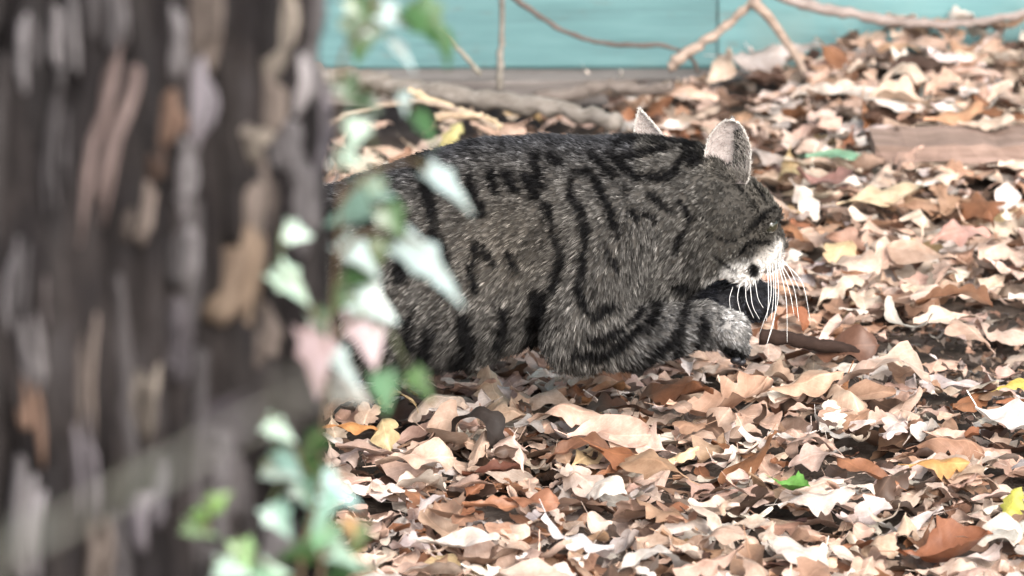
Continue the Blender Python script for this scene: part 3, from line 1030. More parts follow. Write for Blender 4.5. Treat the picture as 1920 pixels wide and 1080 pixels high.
ivy("lower_ivy", "teal-green ivy clump at the trunk's foot, bottom edge of the picture",
    [[(560, 1110), (570, 1020), (590, 940), (560, 860), (530, 800)], [(580, 960), (630, 920), (660, 900)], [(560, 1050), (610, 1040), (660, 1020)], [(560, 1100), (500, 1060), (450, 1040)]],
    [(520, 806, 74, 46, 30, (0.45, 0.62, 0.52)), (540, 865, 90, 45, 50, TEAL), (520, 885, 80, 40, 10, (0.3, 0.38, 0.34)), (615, 915, 120, 70, 25, (0.38, 0.58, 0.55)), (600, 950, 90, 80, 100, (0.22, 0.42, 0.34)),
     (522, 970, 80, 70, 60, (0.2, 0.36, 0.3)), (600, 1000, 90, 80, 120, (0.14, 0.3, 0.16)), (625, 1035, 110, 55, 25, (0.3, 0.46, 0.36)), (668, 1005, 70, 60, 90, (0.08, 0.13, 0.03)),
     (655, 985, 45, 30, 60, (0.42, 0.24, 0.08)), (650, 1065, 100, 70, 0, DGRN), (580, 875, 70, 50, 200, DGRN), (590, 830, 70, 50, 140, DGRN), (560, 1040, 80, 60, 170, DGRN), (455, 1035, 70, 60, 75, (0.22, 0.4, 0.16)),
     (430, 1070, 80, 55, 10, (0.33, 0.47, 0.4)), (500, 1075, 80, 60, 0, (0.16, 0.32, 0.2)), (570, 920, 70, 60, 60, (0.04, 0.12, 0.07))], YI - 0.02)
ivy("bark_sprout", "little lime green ivy sprout on the bark low on the trunk",
    [[(385, 1000), (388, 975), (395, 950)]],
    [(408, 940, 56, 44, -35, LIME), (380, 965, 50, 36, -30, (0.1, 0.22, 0.04)), (368, 994, 74, 34, 12, (0.22, 0.34, 0.19))], TY - 0.225)

# ------------------------------------------------------------------ out-of-focus sapling nearer than the trunk
SY = -4.1
sap = empty("sapling", at(-500, 1500, SY) * np.array([1, 1, 0]))
tag(sap, "blurred grey-green sapling leaning in front of the trunk's lower part", "sapling")
b0 = at(-420, 1300, SY); g0 = np.array([b0[0] - 0.18, SY, float(gz(b0[0] - 0.18, SY))])
P = spline([g0, (g0 + b0) / 2 + [0.02, 0, 0.05], b0, at(-60, 1080, SY), at(250, 910, SY), at(480, 790, SY), at(650, 720, SY)], 60)
V, F = tube(P, np.linspace(0.003, 0.0006, 60), 8)
mesh_obj("stem", V, F, MAT['twig'], sap, color=(0.3, 0.3, 0.26))
for (px, py, L, W, dg, c) in [(60, 1000, 150, 90, -20, (0.36, 0.38, 0.33)), (290, 900, 190, 90, -35, (0.36, 0.42, 0.35)), (420, 800, 170, 100, -40, (0.36, 0.3, 0.33)), (570, 730, 150, 90, -10, (0.36, 0.34, 0.33))]:
    ivy_leaf(sap, px, py, L * 0.6, W * 0.42, dg, tuple(np.array(c) * 0.55), SY, stem=P)

# ------------------------------------------------------------------ the cat
CK = 1900.0


def cw(px, py, y=0.0):
    """photo pixel -> point of the cat at depth y"""
    return at(px, py, y)


FUR = 15.0
prims = []            # (group, a, b, ra, rb, yscale, flow, y-centre)
def cap(group, a, b, ra, rb, flow, ys=1.0):
    prims.append((group, np.array(a), np.array(b), ra / CK, rb / CK, ys, np.array(flow, dtype=float)))


torso = [(450, 545, 108), (540, 535, 145), (640, 528, 172), (740, 509, 186), (840, 485, 196), (930, 456, 192), (1020, 438, 178), (1110, 434, 171), (1200, 416, 158), (1265, 404, 138)]
for (a, b) in zip(torso[:-1], torso[1:]):
    cap('body', cw(a[0], a[1]), cw(b[0], b[1]), a[2], b[2], (-1, 0, -0.35), 0.76)
cap('body', cw(1265, 402), cw(1330, 408, 0.012), 120, 92, (-1, 0, -0.45), 0.85)
# near foreleg, folded forward in the leap
cap('legs', cw(1135, 440, -0.045), cw(1095, 600, -0.066), 92, 76, (-0.35, 0, -1))
cap('legs', cw(1095, 600, -0.066), cw(1088, 634, -0.068), 74, 58, (-0.2, 0, -1))
cap('legs', cw(1088, 634, -0.068), cw(1180, 634, -0.068), 58, 52, (0.6, 0, -0.6))
cap('legs', cw(1180, 634, -0.068), cw(1255, 620, -0.066), 52, 46, (0.9, 0, -0.3))
cap('legs', cw(1255, 620, -0.066), cw(1322, 609, -0.064), 46, 37, (1, 0, -0.2))
cap('paw', cw(1322, 609, -0.064), cw(1368, 620, -0.064), 37, 38, (1, 0, -0.4))
for (dx, dy, yy) in ((0, 0, -0.083), (8, 5, -0.070), (6, 6, -0.056), (-4, 2, -0.044)):
    cap('paw', cw(1366, 622, yy), cw(1378 + dx, 648 + dy, yy), 22, 19, (0.7, 0, -0.8))
# far foreleg reaching forward under the chin
cap('legs', cw(1150, 470, 0.045), cw(1180, 540, 0.055), 85, 60, (0, 0, -1))
cap('legs', cw(1180, 540, 0.055), cw(1300, 562, 0.055), 58, 36, (1, 0, -0.2))
cap('legs', cw(1300, 562, 0.055), cw(1375, 567, 0.055), 36, 33, (1, 0, -0.2))
cap('paw', cw(1375, 567, 0.055), cw(1412, 566, 0.055), 33, 37, (1, 0, -0.2))
for (dx, dy, yy) in ((0, 0, 0.037), (8, -3, 0.049), (8, -3, 0.061), (0, 0, 0.072)):
    cap('paw', cw(1410, 562, yy), cw(1424 + dx, 568 + dy, yy), 26, 23, (1, 0, -0.3))
# hind legs, behind the trunk, pushing off the ground
XM = lambda px: (px - 960) / CK
for s, dx in ((-1, 0), (1, -45)):
    yy = 0.055 * s
    hip = np.array([XM(535 + dx), yy * 0.8, 0.185]); knee = np.array([XM(585 + dx), yy * 1.15, 0.105])
    hock = np.array([XM(440 + dx), yy * 1.05, 0.075]); foot = np.array([XM(462 + dx), yy * 1.05, 0.030]); toe = np.array([XM(520 + dx), yy * 1.05, 0.026])
    cap('legs', hip, knee, 98, 60, (-0.3, 0, -1)); cap('legs', knee, hock, 56, 27, (-1, 0, -0.6))
    cap('legs', hock, foot, 26, 24, (0.2, 0, -1)); cap('paw', foot, toe, 25, 25, (1, 0, -0.1))
# tail
tl = [np.array([XM(455), 0, 0.2]), np.array([XM(370), 0.01, 0.19]), np.array([XM(290), 0.02, 0.165]), np.array([XM(210), 0.035, 0.15]), np.array([XM(140), 0.05, 0.155])]
for i in range(4):
    cap('legs', tl[i], tl[i + 1], 32 - 4 * i, 28 - 4 * i, (-1, 0, 0))

# head frame: forward, up, towards the camera
HC = cw(1340, 402, 0.012)
hf = np.array([0.78, 0.34, -0.54]); hf /= np.linalg.norm(hf)
hr = np.array([0.42, -0.90, -0.02]); hr -= hf * (hr @ hf); hr /= np.linalg.norm(hr)
hu = np.cross(hr, hf)


def hp(f, u, r):
    return HC + (hf * f + hu * u + hr * r) * 0.01


head_ell = [  # centre (f,u,r) cm, radii cm
    ((0.4, 0.5, 0), (4.6, 4.1, 4.1)), ((2.4, 1.9, 0), (3.2, 2.7, 3.3)), ((6.0, -0.8, 0), (2.3, 1.8, 1.9)),
    ((1.2, -1.7, 2.5), (2.7, 2.2, 1.9)), ((1.2, -1.7, -2.5), (2.7, 2.2, 1.9)), ((7.2, -1.3, 1.05), (1.35, 1.25, 1.25)), ((7.2, -1.3, -1.05), (1.35, 1.25, 1.25)),
    ((6.1, -3.7, 0), (1.4, 1.0, 1.3)), ((4.2, 3.0, 1.8), (1.35, 0.75, 1.3)), ((4.2, 3.0, -1.8), (1.35, 0.75, 1.3)), ((4.6, -1.9, 1.3), (2.4, 1.5, 1.4)), ((4.6, -1.9, -1.3), (2.4, 1.5, 1.4))]
head_cap = [((3.4, 2.0, 0), (7.7, 0.5, 0), 1.8, 1.1), ((1.6, -3.0, 1.3), (6.0, -3.4, 0.3), 1.6, 1.1), ((1.6, -3.0, -1.3), (6.0, -3.4, -0.3), 1.6, 1.1), ((-1.0, -0.5, 0), (-4.0, -1.0, 0), 3.8, 4.6)]


def smin(a, b, k):
    h = np.maximum(k - np.abs(a - b), 0) / k
    return np.minimum(a, b) - h * h * k * 0.25


def capdist(P, a, b, ra, rb, ys):
    A, B = a.copy(), b.copy()
    Q = P.copy()
    if ys != 1.0:
        Q[:, 1] = (Q[:, 1] - a[1]) / ys + a[1]
    ab = B - A
    t = np.clip(((Q - A) @ ab) / (ab @ ab), 0, 1)
    d = np.linalg.norm(Q - (A + t[:, None] * ab), axis=1)
    return (d - (ra + t * (rb - ra))) * (ys if ys < 1 else 1)


def cat_sdf(P):
    g = {'body': None, 'legs': None, 'paw': None}
    for (grp, a, b, ra, rb, ys, fl) in prims:
        d = capdist(P, a, b, ra, rb, ys)
        k = {'body': 0.008, 'legs': 0.007, 'paw': 0.003}[grp]
        g[grp] = d if g[grp] is None else smin(g[grp], d, k)
    H = (P - HC) @ np.stack([hf, hu, hr], 1) * 100
    hd = None
    for (c, r) in head_ell:
        c = np.array(c); r = np.array(r)
        q = (H - c) / r
        k0 = np.linalg.norm(q, axis=1); k1 = np.linalg.norm(q / r, axis=1)
        d = k0 * (k0 - 1) / (k1 + 1e-9) * 0.01
        hd = d if hd is None else smin(hd, d, 0.008)
    for (a, b, ra, rb) in head_cap:
        d = capdist(H, np.array(a), np.array(b), ra, rb, 1.0) * 0.01
        hd = smin(hd, d, 0.01)
    out = smin(g['body'], g['legs'], 0.016)
    out = smin(out, hd, 0.016)
    return smin(out, g['paw'], 0.01)


def surface_nets(lo, hi, h, fn):
    n = np.ceil((np.array(hi) - np.array(lo)) / h).astype(int) + 1
    ax = [lo[i] + h * np.arange(n[i]) for i in range(3)]
    G = np.stack(np.meshgrid(*ax, indexing='ij'), -1).reshape(-1, 3)
    Fv = np.concatenate([fn(G[i:i + 200000]) for i in range(0, len(G), 200000)]).reshape(n)
    cn = n - 1
    corner = [(i, j, k) for i in (0, 1) for j in (0, 1) for k in (0, 1)]
    S = np.zeros((*cn, 3)); W = np.zeros(cn)
    sl = lambda c: tuple(slice(c[q], c[q] + cn[q]) for q in range(3))
    for c in corner:
        for q in range(3):
            if c[q] == 0:
                c2 = list(c); c2[q] = 1
                a, b = Fv[sl(c)], Fv[sl(c2)]
                m = (a < 0) != (b < 0)
                t = np.where(m, a / np.where(m, a - b, 1), 0)
                p = np.zeros((*cn, 3)); p[...] = c
                p[..., q] += t
                S += p * m[..., None]; W += m
    act = W > 0
    idx = -np.ones(cn, dtype=int); idx[act] = np.arange(act.sum())
    ijk = np.argwhere(act)
    V = (ijk + S[act] / W[act][:, None]) * h + np.array(lo)
    F = []
    for q in range(3):
        u, v = (q + 1) % 3, (q + 2) % 3
        a = Fv[tuple(slice(0, -1) if z == q else slice(1, -1) for z in range(3))]
        b = Fv[tuple(slice(1, None) if z == q else slice(1, -1) for z in range(3))]
        m = np.argwhere((a < 0) != (b < 0))
        inside = (a < 0)[tuple(m.T)]
        base_ = m.copy(); base_[:, u] += 0; base_[:, v] += 0     # cells around the edge (offset by one where trimmed)
        e = np.zeros_like(m); e[:, u] = 1
        f_ = np.zeros_like(m); f_[:, v] = 1
        c00, c10, c11, c01 = base_, base_ + e, base_ + e + f_, base_ + f_
        quad = np.stack([idx[tuple(c.T)] for c in (c00, c10, c11, c01)], 1)
        quad[~inside] = quad[~inside][:, ::-1]
        F.append(quad)
    return V, np.concatenate(F)


CV, CF = surface_nets((-0.47, -0.15, -0.004), (0.32, 0.15, 0.36), 0.005, cat_sdf)


def sdf_normal(P, e=0.002):
    g = np.stack([cat_sdf(P + np.eye(3)[q] * e) - cat_sdf(P - np.eye(3)[q] * e) for q in range(3)], 1)
    return g / (np.linalg.norm(g, axis=1)[:, None] + 1e-12)


STRIPES = [
    ([(775, 300), (795, 345), (808, 400), (820, 455), (826, 500)], 13), ([(876, 340), (888, 370), (896, 400)], 10), ([(920, 325), (928, 355)], 9),
    ([(948, 328), (962, 352)], 11), ([(985, 330), (1000, 368)], 10), ([(1003, 296), (1008, 345)], 9), ([(1030, 295), (1045, 305)], 8),
    ([(1018, 385), (1032, 410), (1042, 450), (1055, 475), (1050, 510), (1040, 545)], 9),
    ([(1070, 335), (1068, 365), (1085, 395), (1097, 425), (1100, 460), (1092, 500), (1085, 545), (1100, 582)], 9),
    ([(1075, 325), (1095, 320), (1120, 345), (1135, 385), (1150, 425), (1158, 440)], 8), ([(1105, 290), (1130, 310), (1146, 328)], 8),
    ([(1140, 285), (1160, 310), (1190, 330), (1225, 335), (1260, 325), (1280, 300), (1292, 282)], 8), ([(1165, 295), (1210, 285), (1245, 276)], 6),
    ([(1225, 256), (1265, 254), (1290, 272), (1304, 305)], 14), ([(1200, 258), (1150, 270)], 6), ([(1220, 365), (1236, 380), (1252, 392)], 7), ([(1178, 395), (1192, 412)], 7),
    ([(1165, 350), (1172, 366)], 6), ([(1205, 400), (1222, 412)], 6), ([(1140, 470), (1150, 500)], 6), ([(1275, 380), (1290, 410), (1275, 440), (1262, 470)], 6),
    ([(1208, 570), (1198, 590), (1182, 606)], 6), ([(1234, 568), (1226, 595), (1206, 620), (1180, 640), (1150, 655), (1120, 666), (1085, 668)], 11),
    ([(1284, 568), (1285, 600), (1270, 632), (1245, 657), (1215, 680), (1170, 700), (1120, 704)], 9), ([(1272, 645), (1275, 672)], 8),
    ([(1323, 598), (1318, 635), (1308, 658)], 8), ([(1345, 588), (1350, 606)], 5), ([(1165, 620), (1140, 634), (1110, 640)], 8), ([(1150, 572), (1130, 580), (1112, 600)], 8),
    ([(865, 600), (876, 640), (850, 690)], 14), ([(800, 622), (790, 660), (795, 702)], 13), ([(945, 590), (930, 640)], 12), ([(760, 600), (766, 645)], 8),
    ([(1010, 560), (1002, 620), (985, 655)], 16), ([(905, 470), (926, 496)], 8), ([(955, 480), (966, 502)], 7), ([(890, 460), (882, 505), (892, 548)], 7), ([(730, 380), (745, 450), (750, 520)], 12),
    ([(680, 380), (685, 460), (690, 560)], 12), ([(620, 400), (625, 520), (620, 620)], 12), ([(560, 410), (560, 520), (560, 640)], 12), ([(500, 430), (500, 520)], 12),
    ([(1450, 392), (1430, 405), (1412, 425), (1400, 438)], 5.6), ([(1442, 456), (1415, 453), (1400, 460), (1386, 478)], 4.0), ([(1340, 480), (1365, 500), (1378, 508)], 3), ([(1330, 440), (1355, 450), (1380, 452)], 2.5), ([(1385, 350), (1405, 372), (1415, 390)], 2.5), ([(1410, 345), (1430, 365), (1438, 378)], 2.5), ([(1260, 535), (1330, 548), (1380, 556)], 10),
    ([(330, 480), (335, 560)], 14), ([(260, 500), (262, 580)], 14), ([(200, 520), (200, 600)], 14)]


def seg_dist(px, py, pts):
    d = np.full(px.shape, 1e9)
    for (a, b) in zip(pts[:-1], pts[1:]):
        ax_, ay = a; bx, by = b
        L2 = (bx - ax_) ** 2 + (by - ay) ** 2
        t = np.clip(((px - ax_) * (bx - ax_) + (py - ay) * (by - ay)) / L2, 0, 1)
        d = np.minimum(d, np.hypot(px - ax_ - t * (bx - ax_), py - ay - t * (by - ay)))
    return d


JIT = np.random.default_rng(8).normal(0, 1, (2, 60000))


def coat(P):
    """coat markings in the animal's own side view (both flanks alike)"""
    Q = P.copy()
    head = np.linalg.norm(P - hp(2.5, 0, 0), axis=1) < 0.075
    Q[~head, 1] = -np.abs(Q[~head, 1])
    px, py = project(Q)
    wob = (fbm(P * 60, 2, 71) - 0.5) * np.where(head, 4, 20)
    jx, jy = (JIT[:, :len(P)] * np.where(head, 0.8, 2.4)) if len(P) <= JIT.shape[1] else (0, 0)
    dark = np.zeros(len(P))
    for (pts, w) in STRIPES:
        dark = np.maximum(dark, 1 - sstep(w * 0.8, w * 1.5, seg_dist(px + wob + jx, py + wob * 0.6 + jy, pts)))
    n1 = fbm(P * 45, 3, 12)
    dark = dark * np.clip(0.55 + 1.0 * fbm(P * 85, 2, 55), 0.75, 1)
    # fine broken secondary bars between the main stripes
    sec = fbm(np.stack([px / 26 + py / 90, py / 75 - px / 200, np.full_like(px, 2.5)], 1), 3, 90)
    dark = np.maximum(dark, 0.5 * sstep(0.58, 0.7, sec) * (~head))
    base = np.array([0.172, 0.163, 0.152])[None, :] * np.ones((len(P), 1))
    brown = np.exp(-(((px - 940) / 130) ** 2 + ((py - 450) / 110) ** 2))
    base = base * (1 - brown[:, None] * 0.6) + np.array([0.2, 0.175, 0.145]) * brown[:, None] * 0.6
    leg = sstep(1130, 1260, px) * sstep(545, 600, py)
    base = base * (1 - leg[:, None]) + np.array([0.19, 0.186, 0.184]) * leg[:, None]
    pw = np.exp(-(((px - 1378) / 40) ** 2 + ((py - 605) / 34) ** 2)) * (Q[:, 1] < 0)
    base = base * (1 - pw[:, None]) + np.array([0.5, 0.49, 0.48]) * pw[:, None]
    hd = np.exp(-(((px - 1345) / 90) ** 2 + ((py - 440) / 90) ** 2))
    base = base * (1 - 0.6 * hd[:, None]) + np.array([0.085, 0.078, 0.066]) * 0.6 * hd[:, None]
    fh = np.exp(-(((px - 1425) / 36) ** 2 + ((py - 362) / 34) ** 2)) + np.exp(-(((px - 1428) / 24) ** 2 + ((py - 440) / 13) ** 2)) + 0.8 * np.exp(-(((px - 1330) / 22) ** 2 + ((py - 300) / 45) ** 2))
    fh = np.clip(fh, 0, 1)
    base = base * (1 - 0.75 * fh[:, None]) + np.array([0.2, 0.185, 0.16]) * 0.75 * fh[:, None]
    base = base * (0.62 + 0.8 * n1)[:, None]
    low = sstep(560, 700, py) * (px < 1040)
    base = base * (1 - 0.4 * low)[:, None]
    # back: slate-dark saddle along the spine
    vert = sdf_up = None
    spine = np.exp(-((np.abs(P[:, 1]) / 0.042) ** 2)) * (P[:, 2] > 0.22) * (px < 1190)
    base = base * (1 - 0.82 * spine[:, None]) + np.array([0.06, 0.064, 0.078]) * 0.82 * spine[:, None]
    # white muzzle and chin
    wm = np.zeros(len(P))
    for (cx, cy, rx, ry) in ((1392, 516, 44, 28), (1440, 505, 38, 34), (1362, 532, 44, 15), (1452, 480, 22, 18), (1460, 462, 10, 16)):
        wm = np.maximum(wm, 1 - sstep(0.55, 1.25, np.hypot((px - cx) / rx, (py - cy) / ry)))
    wm = wm * head
    base = base * (1 - wm[:, None]) + np.array([0.95, 0.93, 0.9]) * wm[:, None]
    gy_ = (1 - sstep(0.6, 1.2, np.hypot((px - 1436) / 24, (py - 476) / 14))) * head
    base = base * (1 - 0.5 * gy_[:, None]) + np.array([0.36, 0.33, 0.29]) * 0.5 * gy_[:, None]
    dk = np.array([0.006, 0.006, 0.007])
    base = base * (1 - 0.97 * dark[:, None]) + dk * 0.97 * dark[:, None]
    for (cx, cy, rx, ry, near) in ((1412, 507, 12, 15, True), (1376, 674, 32, 20, False), (1368, 662, 16, 14, False)):
        m = 1 - sstep(0.7, 1.15, np.hypot((px - cx) / rx, (py - cy) / ry))
        base = base * (1 - m[:, None]) + np.array([0.008, 0.008, 0.009]) * m[:, None]
    far = sstep(1240, 1330, project(P)[0]) * (P[:, 1] > 0.018) * (P[:, 2] < 0.185) * (~head | (P[:, 2] < 0.168))  # far foreleg: its shade and black pads put into the fur colour
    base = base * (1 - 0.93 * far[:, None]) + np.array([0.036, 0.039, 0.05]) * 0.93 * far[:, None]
    base = base * (0.54 + 0.32 * np.maximum(wm, pw))[:, None]
    return np.clip(base, 0.003, 0.93), wm


cat = empty("cat", (float(XM(900)), 0.0, 0.0))
tag(cat, "grey-brown striped tabby cat leaping behind the tree trunk", "cat")
M = Mat("cat_skin")
a = M.n("ShaderNodeAttribute"); a.attribute_name = "coat"
M.l(M.mix(1.0, a.outputs['Color'], (0.6, 0.58, 0.56), 'MULTIPLY'), M.b.inputs['Base Color'])
M.set(Roughness=0.9, Specular_IOR_Level=0.1)
M.bump(M.noise(400, 3, 0.7), 0.6, 0.002)
MAT['skin'] = M.m
body = mesh_obj("body", CV, CF, MAT['skin'], cat)
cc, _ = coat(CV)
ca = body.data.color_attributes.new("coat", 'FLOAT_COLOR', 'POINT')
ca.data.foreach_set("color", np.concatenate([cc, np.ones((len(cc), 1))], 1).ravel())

# ---- ears
M = Mat("ear_skin")
geo = M.n("ShaderNodeNewGeometry")
inner = M.ramp(M.noise(160, 5, 0.7), [(0.3, (0.27, 0.23, 0.215)), (0.55, (0.46, 0.405, 0.385)), (0.75, (0.6, 0.55, 0.52))])
M.l(inner, M.b.inputs['Base Color'])
M.set(Roughness=0.7, Specular_IOR_Level=0.25, Subsurface_Weight=0.0)
M.bump(M.noise(260, 4, 0.7), 0.5, 0.002)
tr = M.n("ShaderNodeBsdfTranslucent"); tr.inputs['Color'].default_value = (0.6, 0.36, 0.3, 1)
ms = M.n("ShaderNodeMixShader"); ms.inputs[0].default_value = 0.25
M.l(M.b.outputs[0], ms.inputs[1]); M.l(tr.outputs[0], ms.inputs[2]); M.l(ms.outputs[0], M.t.nodes["Material Output"].inputs['Surface'])
MAT['ear'] = M.m
M = Mat("ear_back")
M.l(M.ramp(M.noise(300, 4, 0.7), [(0.3, (0.09, 0.085, 0.08)), (0.7, (0.26, 0.24, 0.22))]), M.b.inputs['Base Color'])
M.set(Roughness=0.85)
MAT['earback'] = M.m


def ear(basep, tip, left, right, facing, cup, label=None, rows=14, cols=12, sharp=False):
    """shell with its opening towards `facing`; left and right are the foot points of its rims"""
    basep, tip, left, right = map(np.array, (basep, tip, left, right))
    up = tip - basep
    facing = np.array(facing, dtype=float); facing /= np.linalg.norm(facing)
    V = []
    for layer in (0, 1):
        for i in range(rows + 1):
            v = i / rows
            wv = (1 - v) ** 0.8 if sharp else (1 - v ** 2.4) ** 0.6 * (0.9 + 0.5 * v * (1 - v))
            for j in range(cols + 1):
                u = j / cols * 2 - 1
                foot = basep + (right - basep) * max(u, 0) + (left - basep) * max(-u, 0)
                lat = (foot - basep) * wv
                p = basep + up * v * (1 - 0.02 * u * u) + lat - facing * cup * (1 - u * u) * (1 - 0.85 * v * v)
                p = p - facing * 0.0022 * layer
                V.append(p)
    n = (rows + 1) * (cols + 1)
    F, MI = [], []
    w = cols + 1
    for layer in (0, 1):
        for i in range(rows):
            for j in range(cols):
                q = [layer * n + i * w + j, layer * n + i * w + j + 1, layer * n + (i + 1) * w + j + 1, layer * n + (i + 1) * w + j]
                F.append(q if layer == 0 else q[::-1]); MI.append(layer)
    for i in range(rows):
        for j in (0, cols):
            F.append([i * w + j, (i + 1) * w + j, n + (i + 1) * w + j, n + i * w + j]); MI.append(1)
    o = mesh_obj("ear", V, F, MAT['ear'], cat)
    o.data.materials.append(MAT['earback'])
    o.data.polygons.foreach_set("material_index", MI)
    if label: o["label"] = label
    return np.array(V[:n]).reshape(rows + 1, w, 3), np.array(V[n:]).reshape(rows + 1, w, 3)


ear_in, ear_bk = ear(cw(1362, 352, -0.030), cw(1374, 222, -0.022), cw(1317, 325, -0.022), cw(1405, 345, -0.032), (0.12, -1, 0.1), 0.02)
ear2_in, ear2_bk = ear(cw(1222, 268, 0.05), cw(1199, 203, 0.062), cw(1188, 262, 0.058), cw(1250, 262, 0.05), (-0.15, -1, 0.25), 0.008, sharp=True)

# ---- eyes, nose, pads
M = Mat("eye_glass")
M.b.inputs['Base Color'].default_value = (0.025, 0.025, 0.014, 1)
M.set(Roughness=0.08, Coat_Weight=1.0)
MAT['eye'] = M.m
M = Mat("black_pad")
M.l(M.ramp(M.noise(500, 3, 0.6), [(0.3, (0.006, 0.006, 0.008)), (0.7, (0.022, 0.022, 0.028))]), M.b.inputs['Base Color'])
M.set(Roughness=0.5)
MAT['pad'] = M.m
M = Mat("nose_skin")
M.l(M.ramp(M.noise(700, 3, 0.6), [(0.3, (0.2, 0.08, 0.07)), (0.7, (0.32, 0.14, 0.12))]), M.b.inputs['Base Color'])
M.set(Roughness=0.4)
MAT['nose'] = M.m


def ball(c, A, n=10):
    """ellipsoid with axes as columns of A"""
    V, F = [], []
    for i in range(n + 1):
        for j in range(2 * n):
            t, p = math.pi * i / n, math.pi * j / n
            V.append(np.array(c) + A @ np.array([math.sin(t) * math.cos(p), math.sin(t) * math.sin(p), math.cos(t)]))
    for i in range(n):
        for j in range(2 * n):
            F.append((i * 2 * n + j, (i + 1) * 2 * n + j, (i + 1) * 2 * n + (j + 1) % (2 * n), i * 2 * n + (j + 1) % (2 * n)))
    return V, F


HB = np.stack([hf, hu, hr], 1)
for s in (1, -1):
    V, F = ball(hp(4.85, 1.75, 1.95 * s), HB * 0.0088)
    mesh_obj("eye", V, F, MAT['eye'], cat)
V, F = ball(hp(8.5, -0.55, 0), HB @ np.diag([0.005, 0.005, 0.0075]))
mesh_obj("nose", V, F, MAT['nose'], cat)
for (px, py, yy, r) in [(1372, 662, -0.064, 15), (1380, 674, -0.084, 9), (1390, 678, -0.070, 9), (1388, 679, -0.056, 9), (1378, 676, -0.044, 9),
                        (1416, 588, 0.052, 18), (1440, 580, 0.038, 10), (1446, 578, 0.050, 10), (1446, 578, 0.062, 10)]:
    V, F = ball(cw(px, py, yy), np.diag([r, r, r * 0.75]) / CK, 7)
    mesh_obj("paw_pad", V, F, MAT['pad'], cat)

# ---- whiskers
M = Mat("whisker_white")
M.b.inputs['Base Color'].default_value = (0.9, 0.89, 0.87, 1)
M.set(Roughness=0.4)
MAT['whisker'] = M.m
for w in [[(1463, 486), (1503, 528), (1519, 598)], [(1462, 489), (1488, 538), (1498, 602)], [(1461, 490), (1480, 545), (1489, 592)], [(1459, 492), (1474, 560), (1476, 642)],
          [(1455, 494), (1459, 560), (1438, 645)], [(1443, 496), (1445, 560), (1424, 626)], [(1454, 496), (1453, 590), (1436, 652)], [(1400, 522), (1399, 560), (1413, 596)],
          [(1388, 530), (1383, 560), (1391, 594)], [(1374, 538), (1368, 560), (1370, 582)], [(1416, 526), (1421, 558), (1431, 577)], [(1406, 528), (1411, 572), (1424, 598)],
          [(1439, 498), (1441, 560), (1437, 602)], [(1448, 494), (1451, 545), (1446, 600)], [(1464, 484), (1478, 500), (1500, 545)]]:
    P = spline([cw(w[0][0], w[0][1], 0.012), cw(w[1][0], w[1][1], -0.008), cw(w[2][0], w[2][1], -0.02)], 12)
    V, F = tube(P, np.linspace(0.00034, 0.00014, 12), 5)
    mesh_obj("whisker", V, F, MAT['whisker'], cat)

# ---- fur: hair curves combed over the body
tri = np.concatenate([CF[:, [0, 1, 2]], CF[:, [0, 2, 3]]])
v0, v1, v2 = CV[tri[:, 0]], CV[tri[:, 1]], CV[tri[:, 2]]
area = np.linalg.norm(np.cross(v1 - v0, v2 - v0), axis=1)
NCL, PER = 52000, 6
ti = RNG.choice(len(tri), NCL, p=area / area.sum())
r1, r2 = np.sqrt(RNG.random(NCL)), RNG.random(NCL)
C0 = (1 - r1)[:, None] * v0[ti] + (r1 * (1 - r2))[:, None] * v1[ti] + (r1 * r2)[:, None] * v2[ti]
N0 = sdf_normal(C0)
# flow: blend of the combing directions of the nearby limbs
flow = np.zeros((NCL, 3)); wsum = np.zeros(NCL)
for (grp, a_, b_, ra, rb, ys, fl) in prims:
    d = capdist(C0, a_, b_, ra, rb, ys)
    w = np.exp(-np.maximum(d + 0.01, 0) / 0.010)
    flow += w[:, None] * fl / np.linalg.norm(fl); wsum += w
H0 = (C0 - HC) @ HB * 100
hw = np.exp(-np.maximum(np.linalg.norm((H0 - [2.5, -0.3, 0]) / [6.0, 4.2, 4.2], axis=1) - 0.9, 0) * 9) * 6
hflow = (H0 - np.array([9.0, -0.5, 0])); hflow /= np.linalg.norm(hflow, axis=1)[:, None]
flow += hw[:, None] * (hflow @ HB.T)
flow += 0.5 * (np.stack([fbm(C0 * 28, 2, s) for s in (101, 202, 303)], 1) - 0.5)
flow -= N0 * np.sum(flow * N0, axis=1)[:, None]
flow /= np.linalg.norm(flow, axis=1)[:, None] + 1e-9
pxs, pys = project(C0)
isH = np.linalg.norm(C0 - hp(2.5, 0, 0), axis=1) < 0.07
ln = np.full(NCL, 0.0078)
ln = np.where((pys > 610) & (pxs < 1050), 0.0105, ln)
ln = np.where((pxs > 1060) & (pys > 560), 0.0072, ln)
ln = np.where(isH, 0.0052, ln)
ln = np.where(isH & (H0[:, 0] > 4.2), 0.0045, ln)
ln = np.where((pxs > 1240) & (pys > 555), 0.0055, ln)
ln = np.where((pxs > 1335) & (pys > 545), 0.0038, ln)
ln = np.where((pxs < 600) & (C0[:, 2] < 0.09), 0.008, ln)
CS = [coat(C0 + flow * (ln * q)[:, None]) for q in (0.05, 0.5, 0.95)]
col0, wm0 = CS[1]
